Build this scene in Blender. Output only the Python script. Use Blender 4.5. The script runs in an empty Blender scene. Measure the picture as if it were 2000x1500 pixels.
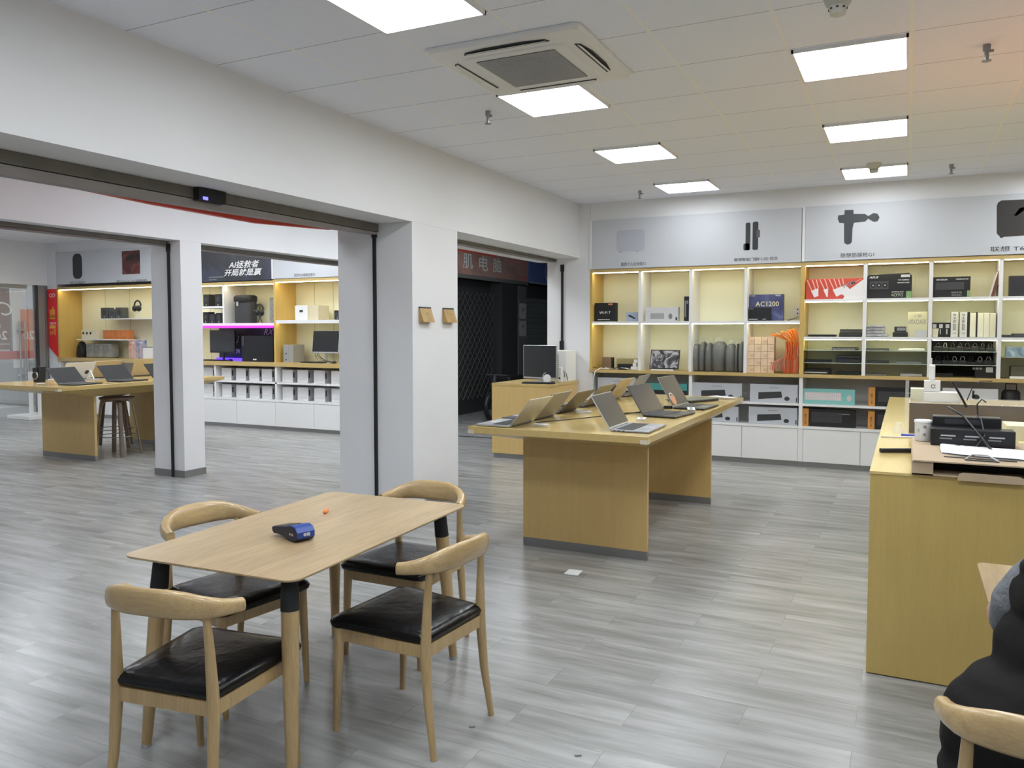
import bpy, math, random
from mathutils import Vector, Matrix
from math import sin, cos, pi, radians as RD
random.seed(7)
SC = bpy.context.scene
COL = SC.collection
# ---------------------------------------------------------------- camera, world, exposure
F_PX, PX, PY, CAMZ = 1567.86, 996.75, 723.03, 1.6
YAW, PITCH, ROLL = -0.459192, 0.0506793, -0.00041774
def _axes():
    cy, sy, cp, sp = cos(YAW), sin(YAW), cos(PITCH), sin(PITCH)
    Fw = Vector((sy*cp, cy*cp, -sp)); Rt = Vector((cy, -sy, 0)); Up = Rt.cross(Fw)
    return (cos(ROLL)*Rt+sin(ROLL)*Up, -sin(ROLL)*Rt+cos(ROLL)*Up, Fw)
AR, AU, AF = _axes()
cam_d = bpy.data.cameras.new('camera'); cam = bpy.data.objects.new('camera', cam_d); COL.objects.link(cam)
cam_d.sensor_width = 36; cam_d.lens = F_PX*36/2000
cam_d.shift_x = (1000-PX)/2000; cam_d.shift_y = (PY-750)/2000
cam_d.clip_start = 0.05; cam_d.clip_end = 100
cam.matrix_world = Matrix(((AR.x, AU.x, -AF.x, 0), (AR.y, AU.y, -AF.y, 0), (AR.z, AU.z, -AF.z, CAMZ), (0, 0, 0, 1)))
SC.camera = cam
W = bpy.data.worlds.new('World'); SC.world = W; W.use_nodes = True
W.node_tree.nodes['Background'].inputs[0].default_value = (0.85, 0.92, 1.0, 1)
W.node_tree.nodes['Background'].inputs[1].default_value = 1.3
SC.view_settings.view_transform = 'Standard'; SC.view_settings.look = 'None'
SC.view_settings.gamma = 1.0; SC.view_settings.use_curve_mapping = False
SC.view_settings.exposure = 0.0
PANEL_E = 22.5      # ceiling panels
LED_E = 30.0       # shelf strips
SC.cycles.max_bounces = 10; SC.cycles.diffuse_bounces = 8; SC.cycles.glossy_bounces = 4
SC.cycles.transmission_bounces = 6; SC.cycles.transparent_max_bounces = 12
SC.cycles.caustics_reflective = False; SC.cycles.caustics_refractive = False
SC.cycles.sample_clamp_indirect = 4.0
# pixel of the photograph -> point on a known real plane
def ray(u, v): return AR*((u-PX)/F_PX) + AU*(-(v-PY)/F_PX) + AF
def onX(u, v, x): d = ray(u, v); return Vector((0, 0, CAMZ)) + d*(x/d.x)
def onY(u, v, y): d = ray(u, v); return Vector((0, 0, CAMZ)) + d*(y/d.y)
def onZ(u, v, z): d = ray(u, v); return Vector((0, 0, CAMZ)) + d*((z-CAMZ)/d.z)
# ---------------------------------------------------------------- materials
def s2l(c):
    return tuple(((x/255)/12.92 if x/255 <= .04045 else ((x/255+.055)/1.055)**2.4) for x in c)
MATS = {}
def mat(name, col, rough=.5, metal=0., emit=0., alpha=1., spec=.5, bump=0., bscale=40., var=0., vscale=6., stretch=(1, 1, 1), trans=0., ior=1.45, coat=0.):
    if name in MATS: return MATS[name]
    m = bpy.data.materials.new(name); m.use_nodes = True; nt = m.node_tree; b = nt.nodes['Principled BSDF']
    b.inputs['Base Color'].default_value = (*col, 1); b.inputs['Roughness'].default_value = rough
    b.inputs['Metallic'].default_value = metal; b.inputs['Specular IOR Level'].default_value = spec
    b.inputs['Alpha'].default_value = alpha; b.inputs['Transmission Weight'].default_value = trans
    b.inputs['IOR'].default_value = ior; b.inputs['Coat Weight'].default_value = coat
    if emit: b.inputs['Emission Color'].default_value = (*col, 1); b.inputs['Emission Strength'].default_value = emit
    if bump or var:
        tc = nt.nodes.new('ShaderNodeTexCoord'); mp = nt.nodes.new('ShaderNodeMapping'); mp.inputs['Scale'].default_value = stretch
        nt.links.new(tc.outputs['Object'], mp.inputs[0])
    if bump:
        n = nt.nodes.new('ShaderNodeTexNoise'); n.inputs['Scale'].default_value = bscale; n.inputs['Detail'].default_value = 4
        bp = nt.nodes.new('ShaderNodeBump'); bp.inputs['Strength'].default_value = bump; bp.inputs['Distance'].default_value = .01
        nt.links.new(mp.outputs[0], n.inputs[0]); nt.links.new(n.outputs[0], bp.inputs['Height']); nt.links.new(bp.outputs[0], b.inputs['Normal'])
    if var:
        n = nt.nodes.new('ShaderNodeTexNoise'); n.inputs['Scale'].default_value = vscale; n.inputs['Detail'].default_value = 5
        r = nt.nodes.new('ShaderNodeValToRGB'); r.color_ramp.elements[0].position = .3; r.color_ramp.elements[1].position = .7
        r.color_ramp.elements[0].color = (*[c*(1-var) for c in col], 1); r.color_ramp.elements[1].color = (*[min(1, c*(1+var)) for c in col], 1)
        nt.links.new(mp.outputs[0], n.inputs[0]); nt.links.new(n.outputs[0], r.inputs[0]); nt.links.new(r.outputs[0], b.inputs['Base Color'])
    MATS[name] = m; return m
def wood(name, a, b_, ax='x', scale=1.0, rough=.4, line=.25, coat=0.):
    if name in MATS: return MATS[name]
    m = bpy.data.materials.new(name); m.use_nodes = True; nt = m.node_tree; N = nt.nodes; Lk = nt.links; p = N['Principled BSDF']
    p.inputs['Roughness'].default_value = rough; p.inputs['Coat Weight'].default_value = coat; p.inputs['Coat Roughness'].default_value = .25
    tc = N.new('ShaderNodeTexCoord'); mp = N.new('ShaderNodeMapping')
    st = {'x': (1.2, 14, 14), 'y': (14, 1.2, 14), 'z': (14, 14, 1.0)}[ax]
    mp.inputs['Scale'].default_value = [s*scale for s in st]; Lk.new(tc.outputs['Object'], mp.inputs[0])
    n1 = N.new('ShaderNodeTexNoise'); n1.inputs['Scale'].default_value = 1.0; n1.inputs['Detail'].default_value = 3; n1.inputs['Distortion'].default_value = .7
    n2 = N.new('ShaderNodeTexNoise'); n2.inputs['Scale'].default_value = 7.0; n2.inputs['Detail'].default_value = 6
    Lk.new(mp.outputs[0], n1.inputs[0]); Lk.new(mp.outputs[0], n2.inputs[0])
    mx = N.new('ShaderNodeMix'); mx.data_type = 'FLOAT'; mx.inputs[0].default_value = .5
    Lk.new(n1.outputs[0], mx.inputs[2]); Lk.new(n2.outputs[0], mx.inputs[3])
    r = N.new('ShaderNodeValToRGB'); r.color_ramp.elements[0].position = .5-line; r.color_ramp.elements[1].position = .5+line
    r.color_ramp.elements[0].color = (*a, 1); r.color_ramp.elements[1].color = (*b_, 1)
    Lk.new(mx.outputs[0], r.inputs[0]); Lk.new(r.outputs[0], p.inputs['Base Color'])
    bp = N.new('ShaderNodeBump'); bp.inputs['Strength'].default_value = .08; bp.inputs['Distance'].default_value = .003
    Lk.new(n2.outputs[0], bp.inputs['Height']); Lk.new(bp.outputs[0], p.inputs['Normal'])
    MATS[name] = m; return m
M_WALL = mat('white_paint', (.775, .775, .785), .75, bump=.05, bscale=90, var=.02, vscale=1.5)
M_LAMZ = wood('oak_laminate_upright', (.56, .385, .15), (.64, .45, .18), 'z', 1.6, .32, .22)
M_LAMX = wood('oak_laminate_x', (.50, .36, .14), (.58, .42, .17), 'x', 1.6, .28, .22)
M_LAMY = wood('oak_laminate_y', (.50, .36, .14), (.58, .43, .18), 'y', 1.6, .16, .22)
M_COUNT = wood('counter_laminate', (.48, .345, .11), (.56, .40, .135), 'z', 1.6, .3, .22)
M_CTOP = wood('counter_top_laminate', (.60, .45, .17), (.70, .54, .23), 'y', 1.2, .16, .3)
M_OAK = wood('oiled_oak_chair', (.35, .235, .105), (.51, .36, .175), 'z', 2.2, .28, .2, coat=.3)
M_OAKR = wood('oiled_oak_rail', (.37, .25, .115), (.55, .39, .19), 'y', 2.2, .25, .2, coat=.4)
M_OAKT = wood('oak_table_top', (.36, .255, .14), (.52, .385, .22), 'y', .8, .3, .14)
M_LEATH = mat('black_leather', (.004, .004, .005), .24, bump=.5, bscale=11, spec=.35)
M_BLACK = mat('black_plastic', (.012, .012, .014), .35)
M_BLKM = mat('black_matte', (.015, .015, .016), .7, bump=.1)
M_DGREY = mat('dark_grey_plastic', (.045, .045, .05), .45)
M_GREY = mat('grey_plastic', (.22, .22, .22), .5)
M_LGREY = mat('light_grey', (.5, .5, .5), .5)
M_WHITE = mat('white_laminate', (.80, .80, .80), .35, var=.02, vscale=.8)
M_WPLA = mat('white_plastic', (.78, .78, .77), .4)
M_SILV = mat('silver_metal', (.55, .56, .58), .32, metal=.75)
M_STEEL = mat('brushed_steel', (.30, .30, .30), .42, metal=.8, bump=.05, bscale=120)
M_KICK = mat('grey_kickboard', (.24, .24, .235), .4, metal=.4)
M_CREAM = mat('cream_back_panel', (.84, .83, .63), .6, var=.02, vscale=1)
M_GBACK = mat('grey_back_panel', (.72, .72, .72), .7)
M_YWOOD = wood('side_panel_wood', (.55, .37, .10), (.66, .46, .15), 'z', 1.4, .35, .25)
M_SCREEN = mat('dark_screen', (.02, .022, .026), .3, spec=.35)
M_SCRM = mat('matte_screen', (.03, .032, .034), .3)
M_LAMP = mat('lamp_panel_glow', (.90, .955, 1), .5, emit=PANEL_E)
M_LAMP2 = mat('lamp_panel_glow_dimmed', (.90, .955, 1), .5, emit=PANEL_E*.5)  # farthest panels, dimmed to soften hot spots on the signs
M_LEDS = mat('soft_led_strip', (1.0, .92, .60), .5, emit=LED_E*.7)
M_LED = mat('warm_led_strip', (1.0, .95, .66), .5, emit=LED_E)
M_SOFF = mat('roller_grey_metal', (.16, .15, .13), .55, metal=.2, var=.15, vscale=5)
M_SLAT = mat('roller_slat_brown', (.28, .26, .25), .5, var=.1, vscale=4)
M_CARD = mat('kraft_cardboard', (.47, .36, .24), .8, bump=.05, var=.06, vscale=5)
M_PAPER = mat('white_paper', (.78, .79, .82), .7)
M_INK = mat('dark_ink', (.05, .05, .06), .6)
M_GINK = mat('grey_ink', (.25, .25, .27), .6)
M_WINK = mat('white_ink', (.85, .85, .85), .5)
M_ORANGE = mat('orange_plastic', (.85, .22, .06), .5)
M_GLASS = mat('clear_glass', (.93, .97, .96), .03, alpha=.16, spec=.8)
M_ACRY = mat('clear_acrylic', (.9, .92, .93), .05, alpha=.22, spec=.8)
M_GSHELF = mat('glass_shelf_edge', (.62, .72, .62), .1, alpha=.75)
M_SIGN = mat('pale_grey_sign', (.56, .575, .61), .5, var=.02, vscale=.7)
M_PIC = mat('dark_product_picture', (.035, .035, .038), .5)
M_SMOKE = mat('beige_plastic', (.58, .57, .50), .5)
# floor
def floor_mat():
    m = bpy.data.materials.new('grey_wood_planks'); m.use_nodes = True; N = m.node_tree.nodes; L = m.node_tree.links; p = N['Principled BSDF']
    tc = N.new('ShaderNodeTexCoord')
    br = N.new('ShaderNodeTexBrick'); br.offset = .5; br.inputs['Scale'].default_value = 1; br.inputs['Brick Width'].default_value = .845
    br.inputs['Row Height'].default_value = .2045; br.inputs['Mortar Size'].default_value = .0016; br.inputs['Mortar Smooth'].default_value = .3
    br.inputs['Color1'].default_value = (0, 0, 0, 1); br.inputs['Color2'].default_value = (1, 1, 1, 1); br.inputs['Bias'].default_value = 0
    br.inputs['Mortar'].default_value = (.5, .5, .5, 1); m0 = N.new('ShaderNodeMapping'); m0.inputs['Location'].default_value = (.155+.845*40, -3.24+.2045*60, 0); L.new(tc.outputs['Object'], m0.inputs[0]); L.new(m0.outputs[0], br.inputs[0])
    mp = N.new('ShaderNodeMapping'); mp.inputs['Scale'].default_value = (1.1, 9, 1); L.new(tc.outputs['Object'], mp.inputs[0])
    off = N.new('ShaderNodeVectorMath'); off.operation = 'MULTIPLY_ADD'; off.inputs[1].default_value = (1.5, 1.1, 7); L.new(br.outputs[0], off.inputs[0]); L.new(mp.outputs[0], off.inputs[2])
    n = N.new('ShaderNodeTexNoise'); n.inputs['Scale'].default_value = 1.3; n.inputs['Detail'].default_value = 7; n.inputs['Roughness'].default_value = .62; n.inputs['Distortion'].default_value = .35
    L.new(off.outputs[0], n.inputs[0])
    r = N.new('ShaderNodeValToRGB'); r.color_ramp.elements[0].position = .3; r.color_ramp.elements[1].position = .7
    r.color_ramp.elements[0].color = (.185, .184, .178, 1); r.color_ramp.elements[1].color = (.39, .39, .385, 1)
    L.new(n.outputs[0], r.inputs[0])
    hs = N.new('ShaderNodeMix'); hs.data_type = 'RGBA'; hs.blend_type = 'MULTIPLY'; hs.inputs[0].default_value = 1
    rr = N.new('ShaderNodeValToRGB'); rr.color_ramp.elements[0].color = (.93, .93, .93, 1); rr.color_ramp.elements[1].color = (1.03, 1.03, 1.03, 1)
    L.new(br.outputs[0], rr.inputs[0]); L.new(r.outputs[0], hs.inputs[6]); L.new(rr.outputs[0], hs.inputs[7])
    dk = N.new('ShaderNodeMix'); dk.data_type = 'RGBA'; dk.inputs[7].default_value = (.15, .15, .15, 1)
    sc = N.new('ShaderNodeMath'); sc.operation = 'MULTIPLY'; sc.inputs[1].default_value = .6; L.new(br.outputs[1], sc.inputs[0])
    L.new(sc.outputs[0], dk.inputs[0]); L.new(hs.outputs[2], dk.inputs[6]); L.new(dk.outputs[2], p.inputs['Base Color'])
    p.inputs['Roughness'].default_value = .27; p.inputs['Specular IOR Level'].default_value = .5
    bp = N.new('ShaderNodeBump'); bp.inputs['Strength'].default_value = .12; bp.inputs['Distance'].default_value = .002
    L.new(n.outputs[0], bp.inputs['Height']); L.new(bp.outputs[0], p.inputs['Normal'])
    return m
def ceil_mat():
    m = bpy.data.materials.new('ceiling_tiles'); m.use_nodes = True; N = m.node_tree.nodes; L = m.node_tree.links; p = N['Principled BSDF']
    tc = N.new('ShaderNodeTexCoord'); sx = N.new('ShaderNodeSeparateXYZ'); L.new(tc.outputs['Object'], sx.inputs[0])
    def fr(out, o, s):
        a = N.new('ShaderNodeMath'); a.operation = 'SUBTRACT'; a.inputs[1].default_value = o; L.new(out, a.inputs[0])
        d = N.new('ShaderNodeMath'); d.operation = 'DIVIDE'; d.inputs[1].default_value = s; L.new(a.outputs[0], d.inputs[0])
        f = N.new('ShaderNodeMath'); f.operation = 'FRACT'; L.new(d.outputs[0], f.inputs[0])
        c = N.new('ShaderNodeMath'); c.operation = 'SUBTRACT'; c.inputs[1].default_value = .5; L.new(f.outputs[0], c.inputs[0])
        g = N.new('ShaderNodeMath'); g.operation = 'ABSOLUTE'; L.new(c.outputs[0], g.inputs[0]); return g.outputs[0]
    def gt(o, t):
        g = N.new('ShaderNodeMath'); g.operation = 'GREATER_THAN'; g.inputs[1].default_value = t; L.new(o, g.inputs[0]); return g.outputs[0]
    gx = gt(fr(sx.outputs[0], -.015, .645), .484); gy = gt(fr(sx.outputs[1], 3.706, .637), .4955)
    n = N.new('ShaderNodeTexNoise'); n.inputs['Scale'].default_value = 60; n.inputs['Detail'].default_value = 3; L.new(tc.outputs['Object'], n.inputs[0])
    r = N.new('ShaderNodeValToRGB'); r.color_ramp.elements[0].color = (.81, .84, .93, 1); r.color_ramp.elements[1].color = (.86, .89, .97, 1); L.new(n.outputs[0], r.inputs[0])
    a = N.new('ShaderNodeMix'); a.data_type = 'RGBA'; a.inputs[7].default_value = (.33, .33, .32, 1); L.new(gy, a.inputs[0]); L.new(r.outputs[0], a.inputs[6])
    b = N.new('ShaderNodeMix'); b.data_type = 'RGBA'; b.inputs[7].default_value = (.88, .88, .87, 1); L.new(gx, b.inputs[0]); L.new(a.outputs[2], b.inputs[6])
    L.new(b.outputs[2], p.inputs['Base Color']); p.inputs['Roughness'].default_value = .85
    return m
M_FLOOR = floor_mat(); M_CEIL = ceil_mat()
def art_mat(name, cols, scale=6., kind='noise'):
    m = bpy.data.materials.new(name); m.use_nodes = True; N = m.node_tree.nodes; L = m.node_tree.links; p = N['Principled BSDF']
    tc = N.new('ShaderNodeTexCoord'); n = N.new('ShaderNodeTexNoise') if kind == 'noise' else N.new('ShaderNodeTexVoronoi')
    n.inputs['Scale'].default_value = scale
    if kind == 'noise': n.inputs['Detail'].default_value = 5; n.inputs['Distortion'].default_value = 1.5
    L.new(tc.outputs['Object'], n.inputs[0]); r = N.new('ShaderNodeValToRGB'); e = r.color_ramp.elements
    while len(e) < len(cols): e.new(.5)
    for i, c in enumerate(cols): e[i].position = .32+.36*i/(len(cols)-1); e[i].color = (*c, 1)
    L.new(n.outputs[0], r.inputs[0]); L.new(r.outputs[0], p.inputs['Base Color']); p.inputs['Roughness'].default_value = .45
    return m
# ---------------------------------------------------------------- mesh builder
_TX = {}
def text_geo(s, bold=0., shear=0.):
    bold = bold*.4
    k = (s, bold, shear)
    if k not in _TX:
        c = bpy.data.curves.new('lettering', 'FONT'); c.body = s; c.size = 1; c.offset = bold; c.shear = shear; c.resolution_u = 2
        o = bpy.data.objects.new('lettering', c); COL.objects.link(o)
        dg = bpy.context.evaluated_depsgraph_get(); me = bpy.data.meshes.new_from_object(o.evaluated_get(dg))
        vs = [(v.co.x, v.co.y) for v in me.vertices]; fs = [tuple(p.vertices) for p in me.polygons]
        bpy.data.objects.remove(o); bpy.data.curves.remove(c); bpy.data.meshes.remove(me)
        if vs:
            x0, x1 = min(v[0] for v in vs), max(v[0] for v in vs); y0, y1 = min(v[1] for v in vs), max(v[1] for v in vs)
        else: x0 = x1 = y0 = y1 = 0
        _TX[k] = (vs, fs, x0, x1, y0, y1)
    return _TX[k]
class MB:
    def __init__(s, M=None): s.v = []; s.f = []; s.fm = []; s.fs = []; s.mats = []; s.M = M or Matrix()
    def mi(s, m):
        if m not in s.mats: s.mats.append(m)
        return s.mats.index(m)
    def add(s, vs, fs, m, smooth=False):
        o = len(s.v); s.v += [s.M @ Vector(v) for v in vs]; i = s.mi(m)
        for f in fs: s.f.append(tuple(o+k for k in f)); s.fm.append(i); s.fs.append(smooth)
        return s
    def box(s, x0, x1, y0, y1, z0, z1, m, faces=None):
        vs = [(x0, y0, z0), (x1, y0, z0), (x1, y1, z0), (x0, y1, z0), (x0, y0, z1), (x1, y0, z1), (x1, y1, z1), (x0, y1, z1)]
        return s.add(vs, [(0, 3, 2, 1), (4, 5, 6, 7), (0, 1, 5, 4), (1, 2, 6, 5), (2, 3, 7, 6), (3, 0, 4, 7)], m)
    def prism(s, pts, vec, m):
        n = len(pts); vec = Vector(vec); vs = [Vector(p) for p in pts]; vs += [p+vec for p in vs]
        return s.add(vs, [tuple(range(n))[::-1], tuple(range(n, 2*n))] + [(i, (i+1) % n, n+(i+1) % n, n+i) for i in range(n)], m)
    def quad(s, a, b, c, d, m): return s.add([a, b, c, d], [(0, 1, 2, 3)], m)
    def loft(s, rings, m, smooth=True, cap=True):
        n = len(rings[0]); vs = [p for r in rings for p in r]; fs = []
        for i in range(len(rings)-1):
            for j in range(n): fs.append((i*n+j, i*n+(j+1) % n, (i+1)*n+(j+1) % n, (i+1)*n+j))
        s.add(vs, fs, m, smooth)
        if cap: s.add([Vector(p) for p in rings[0]], [tuple(range(n))[::-1]], m); s.add([Vector(p) for p in rings[-1]], [tuple(range(n))], m)
        return s
    def tube(s, pts, rad, m, n=10, sq=None, cap=True):
        pts = [Vector(p) for p in pts]; rings = []
        if not isinstance(rad, list): rad = [rad]*len(pts)
        up = None
        for i, p in enumerate(pts):
            t = (pts[min(i+1, len(pts)-1)]-pts[max(i-1, 0)]).normalized()
            if up is None: up = Vector((0, 0, 1)) if abs(t.z) < .9 else Vector((1, 0, 0))
            a = t.cross(up).normalized(); b = a.cross(t).normalized(); up = b
            r = rad[i]; ra, rb = (r if isinstance(r, tuple) else (r, r))
            ring = []
            for k in range(n):
                c_, s_ = cos(2*pi*k/n), sin(2*pi*k/n)
                if sq: c_ = math.copysign(abs(c_)**sq, c_); s_ = math.copysign(abs(s_)**sq, s_)
                ring.append(p+a*(ra*c_)+b*(rb*s_))
            rings.append(ring)
        return s.loft(rings, m, True, cap)
    def lathe(s, prof, c, m, n=20, ax='z'):
        rings = []
        for r, h in prof:
            ring = []
            for k in range(n):
                a = 2*pi*k/n; x, y = r*cos(a), r*sin(a)
                ring.append({'z': (c[0]+x, c[1]+y, c[2]+h), 'y': (c[0]+x, c[1]+h, c[2]-y), 'x': (c[0]+h, c[1]+x, c[2]+y)}[ax])
            rings.append(ring)
        return s.loft(rings, m, True, True)
    def text(s, t, org, m, w=None, h=None, right=(1, 0, 0), up=(0, 0, 1), al='C', bold=0., shear=0., mirror=False):
        vs, fs, x0, x1, y0, y1 = text_geo(t, bold, shear)
        if not vs: return s
        sx = (w/(x1-x0)) if w else h/(y1-y0); sy = (h/(y1-y0)) if h else sx
        if not w: sx = sy
        W_ = (x1-x0)*sx; ox = {'C': -W_/2, 'L': 0, 'R': -W_}[al]
        R_, U_, O = Vector(right).normalized(), Vector(up).normalized(), Vector(org)
        q = []
        for (x, y) in vs:
            xx = (x-x0)*sx+ox
            if mirror: xx = -xx
            q.append(O+R_*xx+U_*((y-y0)*sy-(y1-y0)*sy/2))
        return s.add(q, fs, m)
    def build(s, name, parent=None, bevel=0., seg=2, world=True, weld=False):
        me = bpy.data.meshes.new(name)
        inv = Matrix()
        if parent is not None and world: inv = parent.get('_W') and Matrix([parent['_W'][i*4:i*4+4] for i in range(4)]).inverted() or Matrix()
        me.from_pydata([tuple(inv @ Vector(v)) for v in s.v], [], s.f); me.update()
        for m in s.mats: me.materials.append(m)
        me.polygons.foreach_set('material_index', s.fm); me.polygons.foreach_set('use_smooth', s.fs)
        o = bpy.data.objects.new(name, me); COL.objects.link(o)
        if parent is not None:
            o.parent = parent
            if parent.get('_W'): o['_W'] = list(parent['_W'])
        if bevel:
            b = o.modifiers.new('bevel', 'BEVEL'); b.width = bevel; b.segments = seg; b.limit_method = 'ANGLE'; b.angle_limit = RD(40)
        return o
WREG = []
def thing(name, label, cat, loc=(0, 0, 0), rz=0., group=None, scale=1.):
    o = bpy.data.objects.new(name, None); COL.objects.link(o); o.empty_display_size = .1
    o.location = loc; o.rotation_euler = (0, 0, rz); o.scale = (scale,)*3
    Wm = Matrix.Translation(Vector(loc)) @ Matrix.Rotation(rz, 4, 'Z') @ Matrix.Scale(scale, 4)
    o['_W'] = [Wm[i][j] for i in range(4) for j in range(4)]; WREG.append(o)
    o['label'] = label; o['category'] = cat
    if group: o['group'] = group
    return o
def tag(o, label, cat, group=None, kind=None):
    o['label'] = label; o['category'] = cat
    if group: o['group'] = group
    if kind: o['kind'] = kind
    return o
def struct(o): o['kind'] = 'structure'; return o
def kids(o): return [c for c in bpy.data.objects if c.parent == o]
def copy_tree(o, loc=None, rz=None, label=None, group=None, parent=None):
    c = o.copy(); COL.objects.link(c); c.parent = parent
    if loc is not None: c.location = loc
    if rz is not None: c.rotation_euler = (0, 0, rz)
    if label: c['label'] = label
    if group: c['group'] = group
    for ch in kids(o): copy_tree(ch, parent=c)
    return c
# ================================================================ SETTING
XB, ZL, ZC, YB = -3.85, 2.53, 3.225, 9.83
XL, XR, YN = -14.6, 4.6, -4.5
o = MB().box(-16.5, XR, YN, 20, -.1, 0, M_FLOOR).build('floor'); struct(o)
o = MB().box(-14.8, XR, YN, 20, ZC, ZC+.1, M_CEIL).build('ceiling'); struct(o)
# back wall with two shelf niches
w = MB()
w.box(-4.31, -3.705, YB, 10.45, 0, ZC, M_WALL); w.box(-3.705, XR, YB+.012, 10.45, 2.99, ZC, M_WALL); w.box(-3.705, XR, 10.3, 10.45, 0, 2.99, M_WALL)
w.box(-4.31, -4.11, 10.45, 20, 0, ZC, M_WALL)
struct(w.build('wall_back'))
w = MB(); w.box(XL, -14.31, 9.78, 10.45, 0, ZC, M_WALL); w.box(-14.31, -7.45, 9.79, 10.45, 3.03, ZC, M_WALL); w.box(-14.31, -7.45, 10.3, 10.45, 0, 3.03, M_WALL)
struct(w.build('wall_wing_back'))
struct(MB().box(XR, XR+.1, YN, 10.45, 0, ZC, M_WALL).build('wall_right'))
struct(MB().box(-16, XR, YN-.1, YN, 0, ZC, M_WALL).build('wall_front'))
# partition beams and columns
w = MB(); w.box(-4.65, XB, YN, 10.3, ZL, ZC, M_WALL); struct(w.build('trim_1'))
w = MB(); w.box(-7.42, -6.967, YN, 9.79, 2.55, ZC, M_WALL); struct(w.build('trim_2'))
def column(n, x0, x1, y0, y1, zt):
    c = struct(MB().box(x0, x1, y0, y1, 0, zt, M_WALL).build('wall_column_'+n, bevel=.004))
    MB().box(x0-.006, x1+.006, y0-.006, y1+.006, 0, .075, M_KICK).build('skirting', c)
    return c
column('near', -4.65, XB, 5.875, 6.656, ZL); column('far', -7.42, -6.967, 6.155, 6.442, 2.55)
# more columns of the same rows, behind the camera
column('rear', -4.65, XB, -1.2, -.4, ZL)
# roller shutter head boxes in the openings
def shutter(nm, x, y0, y1, zt, red=False, lab='', k=1.):
    t = thing(nm, lab, 'roller shutter', (x, (y0+y1)/2, zt-.1))
    MB().box(x-.07, x+.03, y0, y1, zt-.07*k, zt-.002, M_SOFF).build('head_box', t)
    s = MB(); N = 14
    for i in range(N):
        a, b = y0+(y1-y0)*i/N, y0+(y1-y0)*(i+1)/N
        da, db = [.035*(1-(2*(q-y0)/(y1-y0)-1)**2)*(1 if red else .3) for q in (a, b)]
        s.add([(x-.05, a, zt-.075*k), (x+.02, a, zt-.075*k), (x+.02, a, zt-.075*k-.02*k-da*k), (x-.05, a, zt-.075*k-.02*k-da*k), (x-.05, b, zt-.075*k), (x+.02, b, zt-.075*k), (x+.02, b, zt-.075*k-.02*k-db*k), (x-.05, b, zt-.075*k-.02*k-db*k)],
              [(0, 1, 2, 3), (4, 7, 6, 5), (0, 4, 5, 1), (1, 5, 6, 2), (2, 6, 7, 3), (3, 7, 4, 0)], M_SLAT)
    s.build('bottom_bar', t)
    return t
t = shutter('roller_shutter', -4.23, -.4, 5.875, ZL, True, 'raised grey roller shutter under the nearest beam, with a small dark motor box')
MB().box(-4.205, -4.15, 3.83, 4.06, ZL-.085, ZL-.005, M_BLKM).build('motor_box', t)
M_BLED = mat('blue_indicator', (.12, .12, 1), .5, emit=3)
MB().box(-4.15, -4.146, 3.86, 3.90, ZL-.08, ZL-.06, M_BLED).build('indicator_light', t)
shutter('roller_shutter', -4.21, 6.656, YB, ZL, False, 'raised roller shutter rail between the near column and the back wall', .45)
shutter('roller_shutter', -7.17, YN, 6.155, 2.55, False, 'raised roller shutter in the far partition, left of the far column', .6)
shutter('roller_shutter', -7.17, 6.442, 9.78, 2.55, False, 'raised roller shutter in the far partition, right of the far column', .6)
for (x, y, z1, lab) in ((-4.24, 5.868, ZL, 'black vertical shutter track on the front of the near column'), (-7.135, 6.148, 2.55, 'black vertical shutter track on the front of the far column'), (-4.09, YB-.012, 2.48, 'black shutter track ending in a bottom lock on the white wall by the corner')):
    z0 = .0 if z1 != 2.48 else 1.32
    t = thing('shutter_track', lab, 'track', (x, y, z0))
    MB().box(x-.014, x+.014, y-.012, y+.007, z0+.12 if z0 else 0, z1-.03, M_BLKM).build('rail', t)
    MB().box(x-.024, x+.024, y-.014, y+.006, z1-.12, z1-.03, M_BLKM).build('guide_mouth', t)
    if z0: MB().box(x-.03, x+.025, y-.02, y+.006, z0, z0+.13, M_BLACK).build('lock', t)
# red shop sign board hanging on the corridor side of the near beam
M_RED = mat('red_sign', (.72, .08, .05), .45)
tag(MB().prism([(-4.70, 2.2, 2.50), (-4.70, 3.34, 2.49), (-4.70, 3.95, 2.468), (-4.70, 4.93, 2.455), (-4.70, 5.6, 2.49), (-4.70, 5.86, 2.505), (-4.70, 5.86, 2.9), (-4.70, 2.2, 2.9)], (-.045, 0, 0), M_RED).build('red_signboard'), 'red signboard peeping out below the nearest beam on its corridor side', 'signboard')
# left wing glazed wall and door
w = MB(); w.box(XL-.12, XL, YN, 10.45, 2.43, ZC, M_WALL); w.box(XL-.12, XL, YN, 5.2, 0, 2.43, M_WALL); w.box(XL-.12, XL, 9.72, 9.79, 0, 2.43, M_STEEL)
struct(w.build('wall_left'))
w = MB(); w.box(XL-.06, XL-.048, 7.6, 9.40, .02, 2.42, M_GLASS); gd = struct(w.build('door_1'))
for yy in (9.215, 9.315): MB().tube([(XL+.02, yy, .58), (XL+.02, yy, 1.76)], .016, M_SILV, 10).build('door_handle', gd)
m_ = MB()
for z in (.75, 1.58): m_.box(XL-.05, XL+.03, 9.20, 9.33, z, z+.03, M_SILV)
m_.build('handle_bracket', gd); MB().box(XL-.075, XL-.03, 7.6, 9.40, 2.36, 2.425, M_STEEL).build('door_rail', gd)
wn = struct(MB().box(XL-.06, XL-.048, 9.43, 9.72, .02, 2.42, M_GLASS).build('window_1'))
m_ = MB(); m_.box(XL-.1, XL-.01, 9.55, 9.60, 0, 2.43, M_DGREY); m_.box(XL-.1, XL-.01, 9.60, 9.72, 0, 2.43, M_GREY); m_.build('window_frame', wn)
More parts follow.
